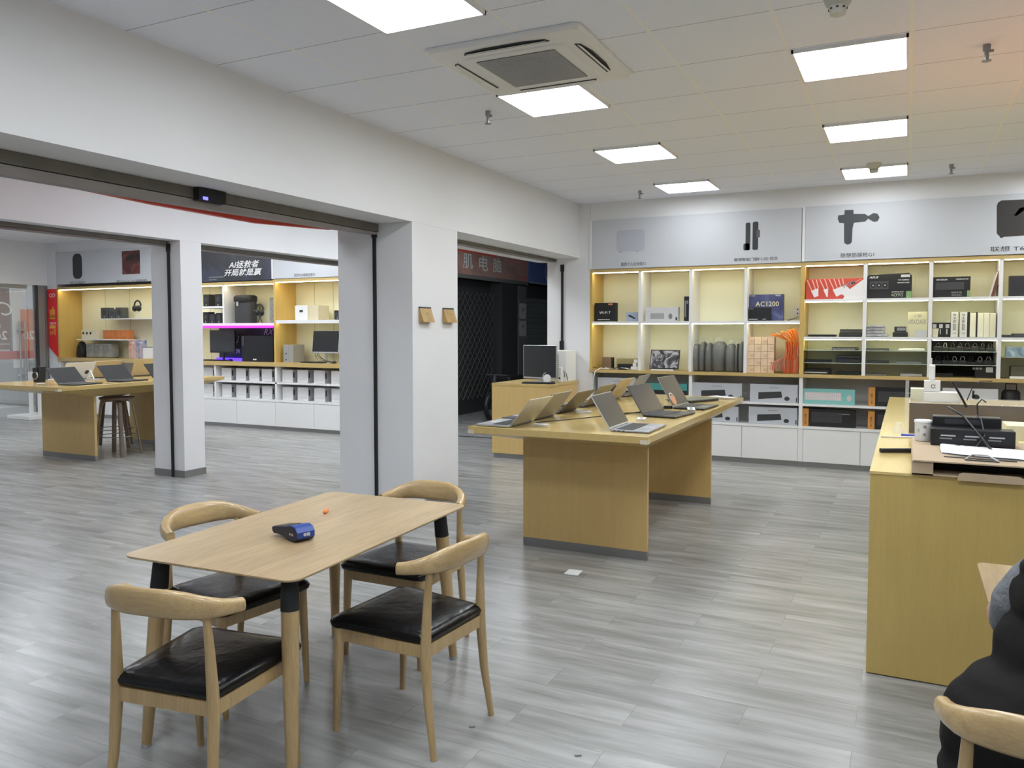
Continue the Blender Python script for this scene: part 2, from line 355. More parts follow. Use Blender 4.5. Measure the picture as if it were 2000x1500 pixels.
struct(MB().box(XL-.06, XL-.048, 5.2, 7.58, .02, 2.42, M_GLASS).build('window_2'))
# posters stuck outside on the glass (lettering reads mirrored from inside)
M_MAR = mat('maroon_film', (.22, .12, .12), .5, alpha=.9); M_PINK = mat('orange_film', (.75, .30, .20), .5, alpha=.85); M_RBAND = mat('red_band_film', (.55, .10, .09), .5, alpha=.9)
t = thing('window_poster', 'dark maroon poster with mirrored white script and numbers on the glass door', 'poster', (XL-.07, 8.6, 1.2))
MB().box(XL-.075, XL-.068, 7.7, 9.10, 1.24, 2.35, M_MAR).build('film', t)
m_ = MB(); kw = dict(right=(0, 1, 0), up=(0, 0, 1), mirror=True); xq = XL-.064
m_.text('Co', (xq, 8.93, 1.98), M_WINK, h=.25, shear=.3, **kw); m_.text('电脑/手机', (xq, 8.72, 1.66), M_WINK, h=.09, **kw); m_.text('26', (xq, 8.93, 1.50), M_WINK, h=.16, bold=.03, **kw)
m_.box(xq, xq+.001, 7.75, 9.08, 1.335, 1.345, M_WINK); m_.build('lettering', t)
tag(MB().box(XL-.073, XL-.067, 7.7, 9.54, 1.06, 1.21, M_RBAND).build('red_band'), 'dull red horizontal band across the glass behind the door handles', 'sticker')
t = thing('window_poster', 'pinkish orange poster on the glass just right of the door handles', 'poster', (XL-.07, 9.43, 1.2))
MB().box(XL-.082, XL-.077, 9.30, 9.53, 1.10, 1.98, M_PINK).build('film', t)
MB().text('20', (XL-.075, 9.44, 1.50), M_WINK, h=.16, bold=.03, **kw).build('lettering', t)
tag(MB().box(XL-.09, XL-.085, 9.15, 9.33, .9, 2.34, M_PAPER).build('white_banner'), 'tall white banner seen through the glass behind the door handles', 'banner')
# outside the glass: pavement and a pale facade
struct(MB().box(-24, XL-.12, 3, 20, -.14, -.02, mat('pavement', (.45, .45, .44), .7, var=.1, vscale=3)).build('floor_outside'))
t = thing('street_building', 'pale grey building facade seen outside through the glass door', 'building', (-21, 11, 0))
MB().box(-21.3, -21, 4, 18, 0, 5, mat('facade_grey', (.42, .43, .43), .8, var=.12, vscale=1)).build('facade', t)
for i in range(6): MB().box(-21.0, -20.96, 5+i*2.0, 6.3+i*2.0, .4, 2.1, mat('facade_glass', (.12, .14, .15), .2)).build('window', t)
tag(MB().box(-18.2, -16.5, 10.6, 12.6, 0, 1.0, mat('street_grey', (.25, .26, .27), .5, bump=.3, bscale=8)).build('street_planter', bevel=.1), 'grey planter box standing on the pavement outside the glass door', 'planter')
# red lit poster on the back wall beside the left shelf
M_REDP = mat('bright_red_poster', s2l((235, 50, 55)), .4); M_YELP = mat('yellow_print', s2l((250, 190, 90)), .4)
t = thing('wall_poster', 'bright red poster with yellow hand graphic in the corner left of the shelves', 'poster', (-14.45, 9.77, 1.2))
MB().prism([(-14.585, 9.765, 1.28), (-14.585, 9.765, 2.36), (-14.325, 9.765, 2.36), (-14.325, 9.765, 1.08)], (0, .012, 0), M_REDP).build('sheet', t)
m_ = MB(); yq = 9.762
m_.box(-14.54, -14.37, yq, yq+.001, 1.62, 1.68, M_YELP)
for i in range(4): m_.box(-14.53+i*.043, -14.505+i*.043, yq, yq+.001, 1.82, 1.98+.05*(i == 2), M_YELP)
m_.box(-14.52, -14.38, yq, yq+.001, 1.80, 1.88, M_YELP); m_.text('16号', (-14.44, yq, 1.55), M_YELP, w=.17, h=.11, bold=.03); m_.text('电脑手机', (-14.44, yq, 1.72), M_WINK, w=.18, h=.05, bold=.02); m_.text('QD', (-14.44, yq, 2.24), M_WINK, w=.18, h=.08, bold=.02)
m_.build('lettering', t)
MB().box(-14.585, -14.325, 9.765, 9.777, .3, 1.05, M_PAPER).build('white_lower_sheet', t)
# ================================================================ corridor shop (closed, dark)
XS = -7.2
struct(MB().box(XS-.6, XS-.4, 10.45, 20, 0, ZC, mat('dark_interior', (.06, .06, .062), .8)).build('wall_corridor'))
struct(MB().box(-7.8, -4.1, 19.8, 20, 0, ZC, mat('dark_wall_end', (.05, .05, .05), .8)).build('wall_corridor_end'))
struct(MB().box(XS-.4, XS, 10.45, 20, 3.05, ZC, mat('fascia_grey', (.45, .44, .43), .7)).build('trim_3'))
struct(MB().box(-6.95, -4.32, 10.385, 10.41, .0, .008, M_BLKM).build('trim_4'))
M_BRSIGN = art_mat('brown_red_shop_sign', [(.38, .21, .17), (.46, .30, .26), (.55, .24, .18)], 1.2)
t = thing('shop_sign', 'faded brown red shop sign with white Chinese characters above the dark closed shop', 'sign', (XS, 13.6, 2.58))
MB().box(XS-.05, XS, 11.3, 15.40, 2.60, 3.04, M_BRSIGN).build('board', t)
MB().box(XS-.04, XS+.004, 11.3, 15.40, 2.53, 2.60, mat('sign_frame_grey', (.16, .16, .15), .5)).build('lower_frame', t)
m_ = MB(); M_PGR = mat('pale_green_white', (.75, .85, .80), .5)
kr = dict(right=(0, 1, 0), up=(0, 0, 1))
for ch, yy in (('肌', 12.82), ('电', 13.42), ('脑', 13.98)): m_.text(ch, (XS+.004, yy, 2.84), M_PGR, w=.36, h=.27, bold=.02, **kr)
m_.text('华硕店', (XS+.004, 14.5, 2.80), M_GINK, w=.36, h=.12, **kr)
m_.text('17:00-20:00', (XS+.004, 15.1, 2.68), M_RED, w=.45, h=.07, **kr); m_.box(XS+.002, XS+.005, 12.4, 13.95, 3.0, 3.03, M_RED)
m_.build('lettering', t)
t = thing('shop_sign', 'blue shop sign with a white round emblem at the right of the brown red sign', 'sign', (XS, 16.3, 2.58))
MB().box(XS-.05, XS, 15.46, 17.2, 2.60, 3.04, mat('blue_sign', (.13, .20, .48), .4)).build('board', t)
MB().box(XS, XS+.02, 15.46, 17.2, 2.58, 2.615, mat('sign_edge_blue', (.25, .33, .42), .4)).build('lower_frame', t)
m_ = MB(); m_.add([(XS+.004, 16.62+.33*cos(a*pi/12), 2.86+.28*sin(a*pi/12)) for a in range(24)], [tuple(range(24))], mat('emblem_white', (.5, .55, .62), .5))
for k in range(2): m_.prism([(XS+.006, 16.33+k*.09, 2.78), (XS+.006, 16.38+k*.09, 2.78), (XS+.006, 16.41+k*.09, 3.0), (XS+.006, 16.36+k*.09, 3.0)], (.002, 0, 0), mat('emblem_blue', (.05, .08, .2), .5))
m_.build('emblem', t)
t = thing('mesh_gate', 'black folding mesh gate closing the dark shop in the corridor', 'gate', (XS, 13, 0))
MB().box(XS-.3, XS-.28, 11.3, 14.2, 0, 2.53, mat('gate_dark', (.045, .047, .048), .5)).build('backing', t)
m_ = MB(); M_GM = mat('gate_metal', (.12, .12, .115), .5, metal=.3)
for i in range(15):
    for j in range(-3, 12):
        y0, z0 = 11.4+i*.18, .3+j*.2
        if z0 < .2 or z0 > 2.2: continue
        m_.tube([(XS-.12, y0, z0), (XS-.12, y0+.18, z0+.2)], .006, M_GM, 4); m_.tube([(XS-.12, y0+.18, z0), (XS-.12, y0, z0+.2)], .006, M_GM, 4)
m_.build('lattice', t)
struct(MB().box(XS-.3, XS, 14.2, 14.9, 0, 2.53, mat('dark_pillar', (.04, .04, .042), .6)).build('wall_pillar_dark'))
struct(MB().box(XS-.3, XS+.02, 14.92, 15.28, 0, 2.5, mat('grey_pillar', (.12, .13, .13), .6)).build('wall_pillar_grey'))
for zz, l in ((1.98, 'upper'), (1.62, 'lower')):
    t = thing('paper_notice', l+' of two white paper notices on the grey corridor pillar', 'notice', (XS+.03, 15.1, zz-.15), group='paper notices on the corridor pillar')
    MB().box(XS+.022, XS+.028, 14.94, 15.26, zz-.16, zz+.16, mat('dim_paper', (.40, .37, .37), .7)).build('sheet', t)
    MB().text('通知', (XS+.03, 15.1, zz+.03), M_INK, w=.14, h=.08, **kr).build('lettering', t)
t = thing('corridor_shutter', 'closed grey green slatted roller shutter beside the corridor pillar', 'roller shutter', (XS, 16.1, 0))
m_ = MB(); M_SH = mat('shutter_green_grey', (.20, .23, .22), .5, metal=.2); z = 0
while z < 2.3: m_.add([(XS-.05, 15.3, z), (XS-.05, 17.4, z), (XS-.02, 17.4, z+.07), (XS-.02, 15.3, z+.07), (XS-.05, 15.3, z+.11), (XS-.05, 17.4, z+.11)], [(0, 1, 2, 3), (3, 2, 5, 4)], M_SH); z += .115
m_.build('slats', t); MB().box(XS-.06, XS, 15.3, 17.4, 2.3, 2.53, M_DGREY).build('header', t)
# parked scooter in the dark
t = thing('scooter', 'dark scooter parked in the unlit corridor behind the near column', 'scooter', (-6.6, 13.2, 0))
m_ = MB()
for yy in (12.6, 13.75):
    q = MB(); q.tube([(-6.6, yy+.22*cos(a*pi/8), .24+.22*sin(a*pi/8)) for a in range(17)], .045, M_BLACK, 8, cap=False); q.build('wheel', t)
MB().prism([(-6.72, 12.5, .25), (-6.72, 13.8, .22), (-6.72, 13.7, .62), (-6.72, 13.1, .66), (-6.72, 13.0, .35), (-6.72, 12.75, .35)], (.24, 0, 0), mat('scooter_body', (.03, .03, .035), .3)).build('body', t)
MB().box(-6.74, -6.46, 13.05, 13.75, .64, .74, M_BLACK).build('seat', t, bevel=.03)
MB().tube([(-6.6, 12.62, .3), (-6.6, 12.72, .78)], .03, M_DGREY).build('steering_column', t); MB().tube([(-6.82, 12.8, .78), (-6.38, 12.8, .78)], .015, M_DGREY).build('handlebar', t)
# ================================================================ ceiling fixtures
def light_panel(x0, y0, lab, lm=None):
    t = thing('ceiling_light', lab, 'ceiling light', (x0+.322, y0+.318, ZC-.03), group='square ceiling light panels')
    m_ = MB(); a, b = x0+.015, x0+.63; c, d = y0+.012, y0+.625
    for q in ((a, b, c, c+.012), (a, b, d-.012, d), (a, a+.012, c, d), (b-.012, b, c, d)): m_.box(*q, ZC-.022, ZC-.001, M_WHITE)
    m_.build('frame', t)
    MB().box(a+.012, b-.012, c+.012, d-.012, ZC-.012, ZC-.006, lm or M_LAMP).build('diffuser', t)
rows = {3.07: 'nearest', 4.985: 'second', 6.896: 'third', 8.805: 'farthest'}
for y, nm in rows.items():
    y = {3.07: 3.072, 4.985: 4.983, 6.896: 6.894, 8.805: 8.805}[y]
    light_panel(-2.595, y, 'glowing square ceiling panel, %s of the row nearer the long beam%s' % (nm, ', touching the air conditioner' if nm == 'second' else ''), M_LAMP2 if nm == 'farthest' else None)
    if nm != 'nearest': light_panel(-.66, y, 'glowing square ceiling panel, %s of the right-hand row%s' % ({'second': 'nearest', 'third': 'middle', 'farthest': 'farthest'}[nm], ', with a detector in front' if nm == 'farthest' else ''), M_LAMP2 if nm == 'farthest' else None)
# grid panels outside the view; hidden ones added to brighten left wing and corridor
def far_panel(x0, y0): light_panel(x0, y0, 'unseen ceiling panel added beyond the visible lighting grid')
for x, y in ((-.66, 3.072), (-2.595, 1.16), (-.66, 1.16), (1.275, 1.16), (1.275, 4.983), (1.275, 8.805), (-2.595, -1.4), (-.66, -1.4), (1.275, -1.4),
             (-9.7, 4.98), (-9.7, 8.0), (-8.35, 6.4), (-8.35, 8.5), (-11.0, 8.3), (-11.0, 6.2), (-12.3, 4.98), (-12.3, 7.5), (-9.7, 2.4), (-12.3, 2.4), (-5.8, 2.2), (-5.8, 5.4), (-5.9, 8.2), (-5.9, 6.9), (-5.9, 9.4), (-5.9, 11.2)): far_panel(x, y)
# orange spot added out of view behind the counter to tint the ceiling
hl = bpy.data.lights.new('added_orange_glow', 'SPOT'); hl.energy = 60; hl.color = (1, .22, .06); hl.spot_size = RD(70); hl.spot_blend = 1; hl.shadow_soft_size = .12
ho = bpy.data.objects.new('added_orange_glow', hl); COL.objects.link(ho); ho.location = (1.95, 5.6, .9); ho.rotation_euler = (RD(180), 0, RD(0)); ho.rotation_euler.rotate_axis('Y', RD(22))
# air conditioner cassette
t = thing('ceiling_air_conditioner', 'white square cassette air conditioner in the ceiling with grey grille', 'air conditioner', (-2.07, 4.53, ZC-.05))
cx, cy_, hh = -2.075, 4.515, .485; zt = ZC-.002
def sqr(h, z, r=.04, n=5, cx=cx, cy=cy_, hy=None):
    hy = hy or h; p = []
    for qx, qy, a0 in ((1, 1, 0), (-1, 1, 90), (-1, -1, 180), (1, -1, 270)):
        for k in range(n): a = RD(a0+90*k/(n-1)); p.append((cx+qx*(h-r)+r*cos(a), cy+qy*(hy-r)+r*sin(a), z))
    return p
MB().loft([sqr(.485, zt), sqr(.485, zt-.012), sqr(.47, zt-.028), sqr(.33, zt-.034)][::-1], M_WPLA, False).build('panel', t)
m_ = MB()
m_.loft([sqr(.325, zt-.034), sqr(.32, zt-.042)][::-1], M_WPLA, False); m_.build('grille_frame', t)
m_ = MB(); m_.box(cx-.25, cx+.25, cy_-.265, cy_+.265, zt-.0445, zt-.042, mat('grille_dark', (.12, .12, .125), .6))
for i in range(34): y = cy_-.26+i*.0157; m_.box(cx-.25, cx+.25, y, y+.006, zt-.049, zt-.0435, M_LGREY)
m_.build('grille', t)
for k in range(4):
    a = k*pi/2; Mx = Matrix.Translation((cx, cy_, 0)) @ Matrix.Rotation(a, 4, 'Z'); q = MB(Mx)
    q.prism([(-.27, .375, zt-.0325), (.27, .375, zt-.0325), (.25, .405, zt-.0315), (.12, .425, zt-.031), (-.12, .425, zt-.031), (-.25, .405, zt-.0315)], (0, 0, -.004), mat('slot_dark', (.03, .03, .03), .6)); q.build('air_slot', t)
    q = MB(Mx); q.prism([(-.255, .385, zt-.036), (.255, .385, zt-.036), (.24, .405, zt-.046), (-.24, .405, zt-.046)], (0, .004, .002), M_WPLA); q.build('louvre', t)
# smoke detectors
for (x, y, l) in ((-.34, 4.30, 'beige conical smoke detector at the top edge of the ceiling'), (-.332, 8.72, 'small round detector in front of the farthest right-hand ceiling light')):
    t = thing('smoke_detector', l, 'smoke detector', (x, y, ZC-.09))
    MB().lathe([(.068, .09), (.068, .075), (.055, .045), (.045, .04)][::-1], (x, y, ZC-.09), M_SMOKE, 24).build('base', t)
    MB().lathe([(.036, 0), (.04, .02), (.043, .04)], (x, y, ZC-.09), M_SMOKE, 24).build('sensor_head', t)
    q = MB()
    for k in range(8): a = k*pi/4; q.box(x+.0385*cos(a)-.006, x+.0385*cos(a)+.006, y+.0385*sin(a)-.006, y+.0385*sin(a)+.006, ZC-.068, ZC-.060, M_DGREY)
    q.build('vents', t)
for (x, y, l) in ((-2.84, 5.37, 'small metal sprinkler left of the air conditioner'), (-2.85, 9.19, 'small metal sprinkler nearest the far left ceiling corner'), (.37, 5.40, 'metal sprinkler head at the right of the nearest right-hand light'), (.35, 9.11, 'small metal sprinkler near the back wall, right of the farthest lights')):
    t = thing('sprinkler', l, 'sprinkler', (x, y, ZC-.09))
    MB().lathe([(.012, 0), (.012, .05), (.02, .055), (.02, .09)], (x, y, ZC-.09), M_STEEL, 10).build('stem', t)
    MB().lathe([(.024, -.004), (.026, 0)], (x, y, ZC-.09), M_STEEL, 12).build('deflector', t)
    MB().box(x-.004, x+.035, y-.004, y+.004, ZC-.045, ZC-.03, M_STEEL).build('arm', t)
# holders on the column
M_AMB = mat('amber_plate', (.42, .27, .09), .3, var=.15, vscale=9)
for (y0, y1, l) in ((5.97, 6.155, 'amber card holder on the bright side of the near column, left one'), (6.373, 6.555, 'amber card holder on the bright side of the near column, right one')):
    t = thing('wall_card_holder', l, 'card holder', (XB, (y0+y1)/2, 1.66), group='amber card holders on the column')
    MB().prism([(XB+.002, y0, 1.665), (XB+.055, y0, 1.665), (XB+.012, y0, 1.795), (XB+.002, y0, 1.795)], (0, y1-y0, 0), M_AMB).build('plate', t)
    MB().box(XB+.002, XB+.015, y0, y1, 1.785, 1.80, M_DGREY).build('top_clip', t)
    MB().text('H', (XB+.036, (y0+y1)/2, 1.74), mat('faded_ink', (.2, .12, .05), .6), h=.03, right=(0, 1, 0), up=(-.35, 0, 1)).build('lettering', t)
# ================================================================ shelving
def frame_strips(t, x0, x1, z0, z1, yf, yb, nm='led_strip'):
    # warm strip along the top front edge of a cell, inside it
    MB().box(x0+.01, x1-.01, yf+.012, yf+.026, z1-.008, z1-.002, M_LED).build(nm, t)
def right_unit(nm, lab, x0, x1, div, rows, side_l, side_r, lowdiv, doors, glass=()):
    yf, yb = YB, 10.27
    t = thing('display_shelf', lab, 'shelf', ((x0+x1)/2, yf+.2, 0), group='white and oak display shelves')
    m_ = MB(); off = .03 if side_l else 0.; m_.box(x0-off, x1, yf-.005, yb, 2.33, 2.372, M_LAMX)
    m_.build('top_board', t)
    m_ = MB(); m_.box(x0-off, x1, yf-.02, yb, 1.043, 1.080, M_LAMX); m_.build('counter_board', t)
    if side_l: MB().box(x0-.03, x0, yf-.005, yb, 1.08, 2.33, M_YWOOD).build('side_panel', t)
    if side_r: MB().box(x1-.045, x1, yf-.005, yb, 1.08, 2.33, M_YWOOD).build('side_panel', t)
    xe = x1-.045 if side_r else x1
    MB().box(x0, xe, yb-.01, yb+.005, 1.08, 2.33, M_CREAM).build('back_panel', t)
    for d in div: MB().box(d-.018, d+.018, yf, yb, 1.08, 2.33, M_WHITE).build('divider', t)
    xs = [x0]+list(div)+[xe]
    for z in rows: MB().box(x0, xe, yf-.002, yb, z-.027, z, M_WHITE).build('shelf_board', t)
    zs = [1.08]+sorted(rows)+[2.33]
    for i in range(len(xs)-1):
        a, b = xs[i]+(.018 if i else 0), xs[i+1]-(.018 if i < len(xs)-2 else 0)
        for j in range(len(zs)-1): frame_strips(t, a, b, zs[j], zs[j+1]-(.027 if j < len(zs)-2 else 0), yf, yb)
    for (a, b, z) in glass: MB().box(a, b, yf+.02, yb-.02, z-.006, z, M_GSHELF).build('glass_shelf', t)
    # lower part
    MB().box(x0-off, x1, yb-.01, yb+.005, .46, 1.043, M_GBACK).build('lower_back_panel', t)
    for d in lowdiv: MB().box(d-.02, d+.02, yf, yb, .455, 1.043, M_WHITE).build('lower_divider', t)
    MB().box(x0-off, x1, yf-.004, yb, .712, .737, M_WHITE).build('lower_shelf_board', t)
    MB().box(x0-off, x1, yf-.006, yb, .447, .476, M_WHITE).build('cabinet_top', t)
    MB().box(x0-off, x1, yf+.022, yb, .06, .447, M_WHITE).build('cabinet_body', t)
    MB().box(x1-.045 if side_r else x0, x1 if side_r else x0+.01, yf, yf+.022, .062, .447, M_WHITE).build('filler_strip', t)
    for (a, b) in doors: MB().box(a+.003, b-.003, yf, yf+.02, .062, .441, M_WHITE).build('door', t, bevel=.0015)
    MB().box(x0-off, x1, yf+.01, yf+.03, 0, .06, M_KICK).build('kickboard', t)
    return t
right_unit('a', 'left unit of the back wall shelves, beside the white corner, two rows of four cubbies', -3.675, -1.075, (-3.04, -2.395, -1.735), (1.701,), True, True, (-3.685, -2.385, -1.097), ((-3.70, -3.06), (-3.06, -2.41), (-2.37, -1.76), (-1.76, -1.12)))
right_unit('b', 'wide right unit of the back wall shelves, three rows of cubbies with glass shelves', -1.075, 3.0, (-.438, .216, .864, 1.50, 2.2), (1.944, 1.514), False, False, (.208, 1.52), ((-1.065, -.455), (-.45, .19), (.225, .86), (.86, 1.50), (1.54, 2.2)),
    ((-1.07, -.456, 1.363), (-1.07, -.456, 1.218), (-.42, .198, 1.363), (-.42, .198, 1.218), (.234, .846, 1.363), (.234, .846, 1.218), (.882, 1.48, 1.31)))
def sign_panel(x0, x1, z0, z1, y, lab, items, m=None, trim=True):
    t = thing('sign_panel', lab, 'sign', ((x0+x1)/2, y, z0), group='product sign panels above the shelves')
    MB().box(x0, x1, y-.012, y+.012, z0, z1, m or M_SIGN).build('board', t)
    if trim: MB().box(x0-.035, x0-.002, y-.014, y+.012, z0, z1, M_WHITE).build('white_edge_trim', t)
    return t
# --- sign 1
yS = YB-.004; yq = yS-.0135
t = sign_panel(-3.672, -1.118, 2.375, 2.998, yS, 'pale grey sign with cloud storage box and door lock pictures over the left shelf unit', None)
m_ = MB()
def rr(m, x0, x1, z0, z1, r, mt, y=yq, n=6):
    p = []
    for qx, qz, a0 in ((x1-r, z1-r, 0), (x0+r, z1-r, 90), (x0+r, z0+r, 180), (x1-r, z0+r, 270)):
        for k in range(n): a = RD(a0+90*k/(n-1)); p.append((qx+r*cos(a), y, qz+r*sin(a)))
    m.add(p, [tuple(range(len(p)))[::-1]], mt)
M_PAL = mat('pale_lilac_print', (.46, .47, .54), .5, var=.04, vscale=60)
rr(m_, -3.345, -2.975, 2.585, 2.855, .04, M_PAL)
for x in (-3.29, -3.07): m_.box(x-.022, x+.022, yq, yq+.001, 2.578, 2.585, M_GINK)
m_.build('product_picture', t); m_ = MB()
rr(m_, -1.745, -1.69, 2.535, 2.86, .018, M_PIC); rr(m_, -1.768, -1.70, 2.535, 2.615, .015, M_PIC); rr(m_, -1.665, -1.60, 2.535, 2.865, .018, M_PIC); rr(m_, -1.62, -1.58, 2.68, 2.77, .008, mat('print_mid_grey', (.10, .10, .105), .5), yq-.0005)
m_.build('product_picture', t)
m_ = MB(); m_.text('联想个人云存储T2', onY(1237, 515.5, yq), M_INK, w=.325, h=.045, bold=.012); m_.build('lettering', t); m_ = MB(); m_.text('联想智能门锁F1-3D 棕灰', onY(1476, 506, yq), M_INK, w=.50, h=.04, bold=.012); m_.build('lettering', t)
# --- sign 2
t = sign_panel(-1.076, 3.0, 2.378, 3.0, yS, 'pale grey sign with massage gun and projector pictures over the right shelf unit', None)
m_ = MB()
def cc(pts): return [(onY(1560+u/4.545, 380+v/4.545, yq)[0], yq, onY(1560+u/4.545, 380+v/4.545, yq)[2]) for u, v in pts]
m_.add(cc([(408, 138), (486, 135), (488, 172), (590, 172), (615, 190), (640, 178), (665, 163), (700, 170), (718, 203), (700, 238), (665, 243), (640, 228), (615, 215), (590, 240), (490, 250), (478, 300), (472, 420), (455, 440), (430, 445), (405, 430), (402, 400), (402, 255), (360, 250), (347, 220), (350, 185), (405, 178)]), [tuple(range(26))], mat('massage_gun_print', (.05, .055, .06), .5)); m_.build('product_picture', t); m_ = MB()
m_.add(cc([(1770, 70), (1800, 52), (2300, 30), (2330, 60), (2330, 340), (1790, 378), (1758, 345), (1758, 100)]), [tuple(range(8))], mat('projector_print', (.04, .035, .033), .5))
m_.add(cc([(1912, 185), (1960, 120), (2000, 110), (2000, 140), (1935, 190)]), [tuple(range(5))], M_LGREY)
m_.add(cc([(1785, 376), (1815, 374), (1815, 384), (1785, 384)]), [(0, 1, 2, 3)], M_PIC)
m_.build('product_picture', t)
m_ = MB(); m_.text('联想筋膜枪G1', onY(1674, 498, yq), M_INK, w=.345, h=.052, bold=.012); m_.build('lettering', t); m_ = MB(); m_.text('联想 T6S智能投影仪', onY(1934, 487, yq), M_INK, w=.80, h=.055, bold=.012, al='L'); m_.build('lettering', t)
# ---------------------------------------------------------------- things on shelves
def pbx(nm, lab, cat, u0, u1, vt, z0, yf, dep, m, msg=None, group=None, rz=0, bev=.002, **k):
    """box whose front face fills the photographed extent on the plane Y=yf, standing on z0"""
    x0, x1 = onY(u0, vt, yf).x, onY(u1, vt, yf).x; z1 = onY((u0+u1)/2, vt, yf).z
    t = thing(nm, lab, cat, ((x0+x1)/2, yf+dep/2, z0), group=group)
    MB().box(x0, x1, yf, yf+dep, z0+.001, z1, m).build(k.get('body', 'carton'), t, bevel=bev)
    return t, x0, x1, z0+.001, z1, yf-.0015
ZA, ZBb = 1.702, 1.081; YI = 9.90
# A1 wifi 7
t, a, b, c, d, y = pbx('router_box', 'black carton with white Wi-Fi 7 lettering on the upper left cubby', 'box', 1162, 1201, 591.5, ZA, 9.89, .12, M_BLKM)
m_ = MB(); m_.text('Wi-Fi 7', ((a+b)/2, y, c+.115), M_WINK, w=.15, bold=.02); m_.box(a+.04, b-.07, y, y+.001, c+.02, c+.026, M_WINK); m_.build('lettering', t)
MB().box(b-.09, b-.03, y, y+.001, d-.03, d-.008, mat('orange_sticker', (.6, .2, .1), .5)).build('sticker', t)
t, a, b, c, d, y = pbx('phone_box', 'small pale blue box with dark phone picture in the upper left cubby', 'box', 1223, 1246, 610, ZA, 9.90, .1, mat('pale_blue_box', (.38, .45, .58), .4))
MB().prism([(a+.02, y, c+.07), (a+.05, y, c+.085), (b-.03, y, c+.04), (b-.05, y, c+.03)], (0, .001, 0), M_PIC).build('picture', t)
t, a, b, c, d, y = pbx('keyboard_box', 'white carton with keyboard and mouse picture in the second upper cubby', 'box', 1261, 1325, 600, ZA, 9.89, .07, M_LGREY if 0 else mat('whitish_carton', (.62, .62, .63), .5))
def kbpic(t, x0, x1, z0, z1, y, m1, m2, nx=14, nz=5, mouse=None, name='picture', skew=0.):
    q = MB(); q.prism([(x0, y, z0), (x1, y, z0+skew), (x1-.005, y, z1+skew), (x0, y, z1)], (0, .0005, 0), m1)
    for i in range(nx):
        for j in range(nz):
            a = x0+(x1-x0)*(i+.15)/nx; b = x0+(x1-x0)*(i+.85)/nx; s = skew*(i+.5)/nx
            c = z0+(z1-z0)*(j+.15)/nz+s; d = z0+(z1-z0)*(j+.8)/nz+s
            q.quad((a, y-.0006, c), (b, y-.0006, c), (b, y-.0006, d), (a, y-.0006, d), m2)
    if mouse:
        mx, mz, r = mouse; q.add([(mx+r*.7*cos(k*pi/8), y-.0004, mz+r*sin(k*pi/8)) for k in range(16)], [tuple(range(16))], m2)
    return q.build(name, t)
kbpic(t, a+.065, a+.24, c+.03, c+.10, y, M_LGREY, M_GREY, mouse=(b-.1, c+.06, .035))
MB().box(b-.035, b-.015, y, y+.001, c+.01, c+.05, M_PIC).build('label_patch', t)
t, a, b, c, d, y = pbx('graphics_card_box', 'narrow black carton standing on end at the right of the second upper cubby', 'box', 1336, 1345.5, 579, ZA, 9.88, .25, M_BLKM)
m_ = MB(); m_.box(a+.01, a+.028, y, y+.001, c+.05, d-.05, M_GREY); m_.box(a+.034, b-.008, y, y+.001, d-.09, d-.05, M_GINK); m_.build('print', t)
# AC1200
M_AC = art_mat('blue_violet_print', [(.035, .04, .12), (.07, .08, .20), (.16, .19, .36)], 3.)
t, a, b, c, d, y = pbx('router_box', 'large dark blue carton with AC1200 lettering in the fourth upper cubby', 'box', 1461, 1530, 575, ZA, 9.95, .1, M_AC)
m_ = MB(); m_.text('AC1200', ((a+b)/2+.02, y, c+.20), mat('cream_ink', (.75, .70, .45), .4), w=.27, h=.06, bold=.03); m_.text('TP-LINK', (a+.05, y, d-.015), M_WINK, w=.07); m_.text('WiFi', (b-.06, y, d-.015), M_WINK, w=.06); m_.build('lettering', t)
t, a, b, c, d, y = pbx('keyboard_box', 'black carton in front of the AC1200 carton', 'box', 1458, 1505, 600.5, ZA, 9.89, .05, M_BLACK)
m_ = MB(); m_.box(a+.03, a+.13, y, y+.001, c+.012, c+.022, M_LGREY); m_.box(b-.09, b-.05, y, y+.001, c+.014, c+.022, M_LGREY); m_.box(a+.02, a+.08, y, y+.001, d-.018, d-.012, M_GREY); m_.build('lettering', t)
pA = onY(1557, 608, 10.25)
t = thing('wall_socket', 'white double power socket on the back of the fourth upper cubby', 'socket', (pA.x, 10.255, pA.z-.05))
MB().box(pA.x-.05, pA.x+.03, 10.245, 10.259, pA.z-.05, pA.z+.05, M_WPLA).build('plate', t)
m_ = MB(); [m_.box(pA.x+.0, pA.x+.012, 10.243, 10.246, z, z+.02, M_BLACK) for z in (pA.z-.035, pA.z+.012)]; m_.build('plug_holes', t)
tag(MB().tube([(pA.x-.09, 10.1, ZA+.006), (pA.x-.04, 10.12, ZA+.02), (pA.x+.03, 10.14, ZA+.045)], .008, M_GREY, 6).build('cable'), 'short grey cable lying under the wall socket in the upper cubby', 'cable')
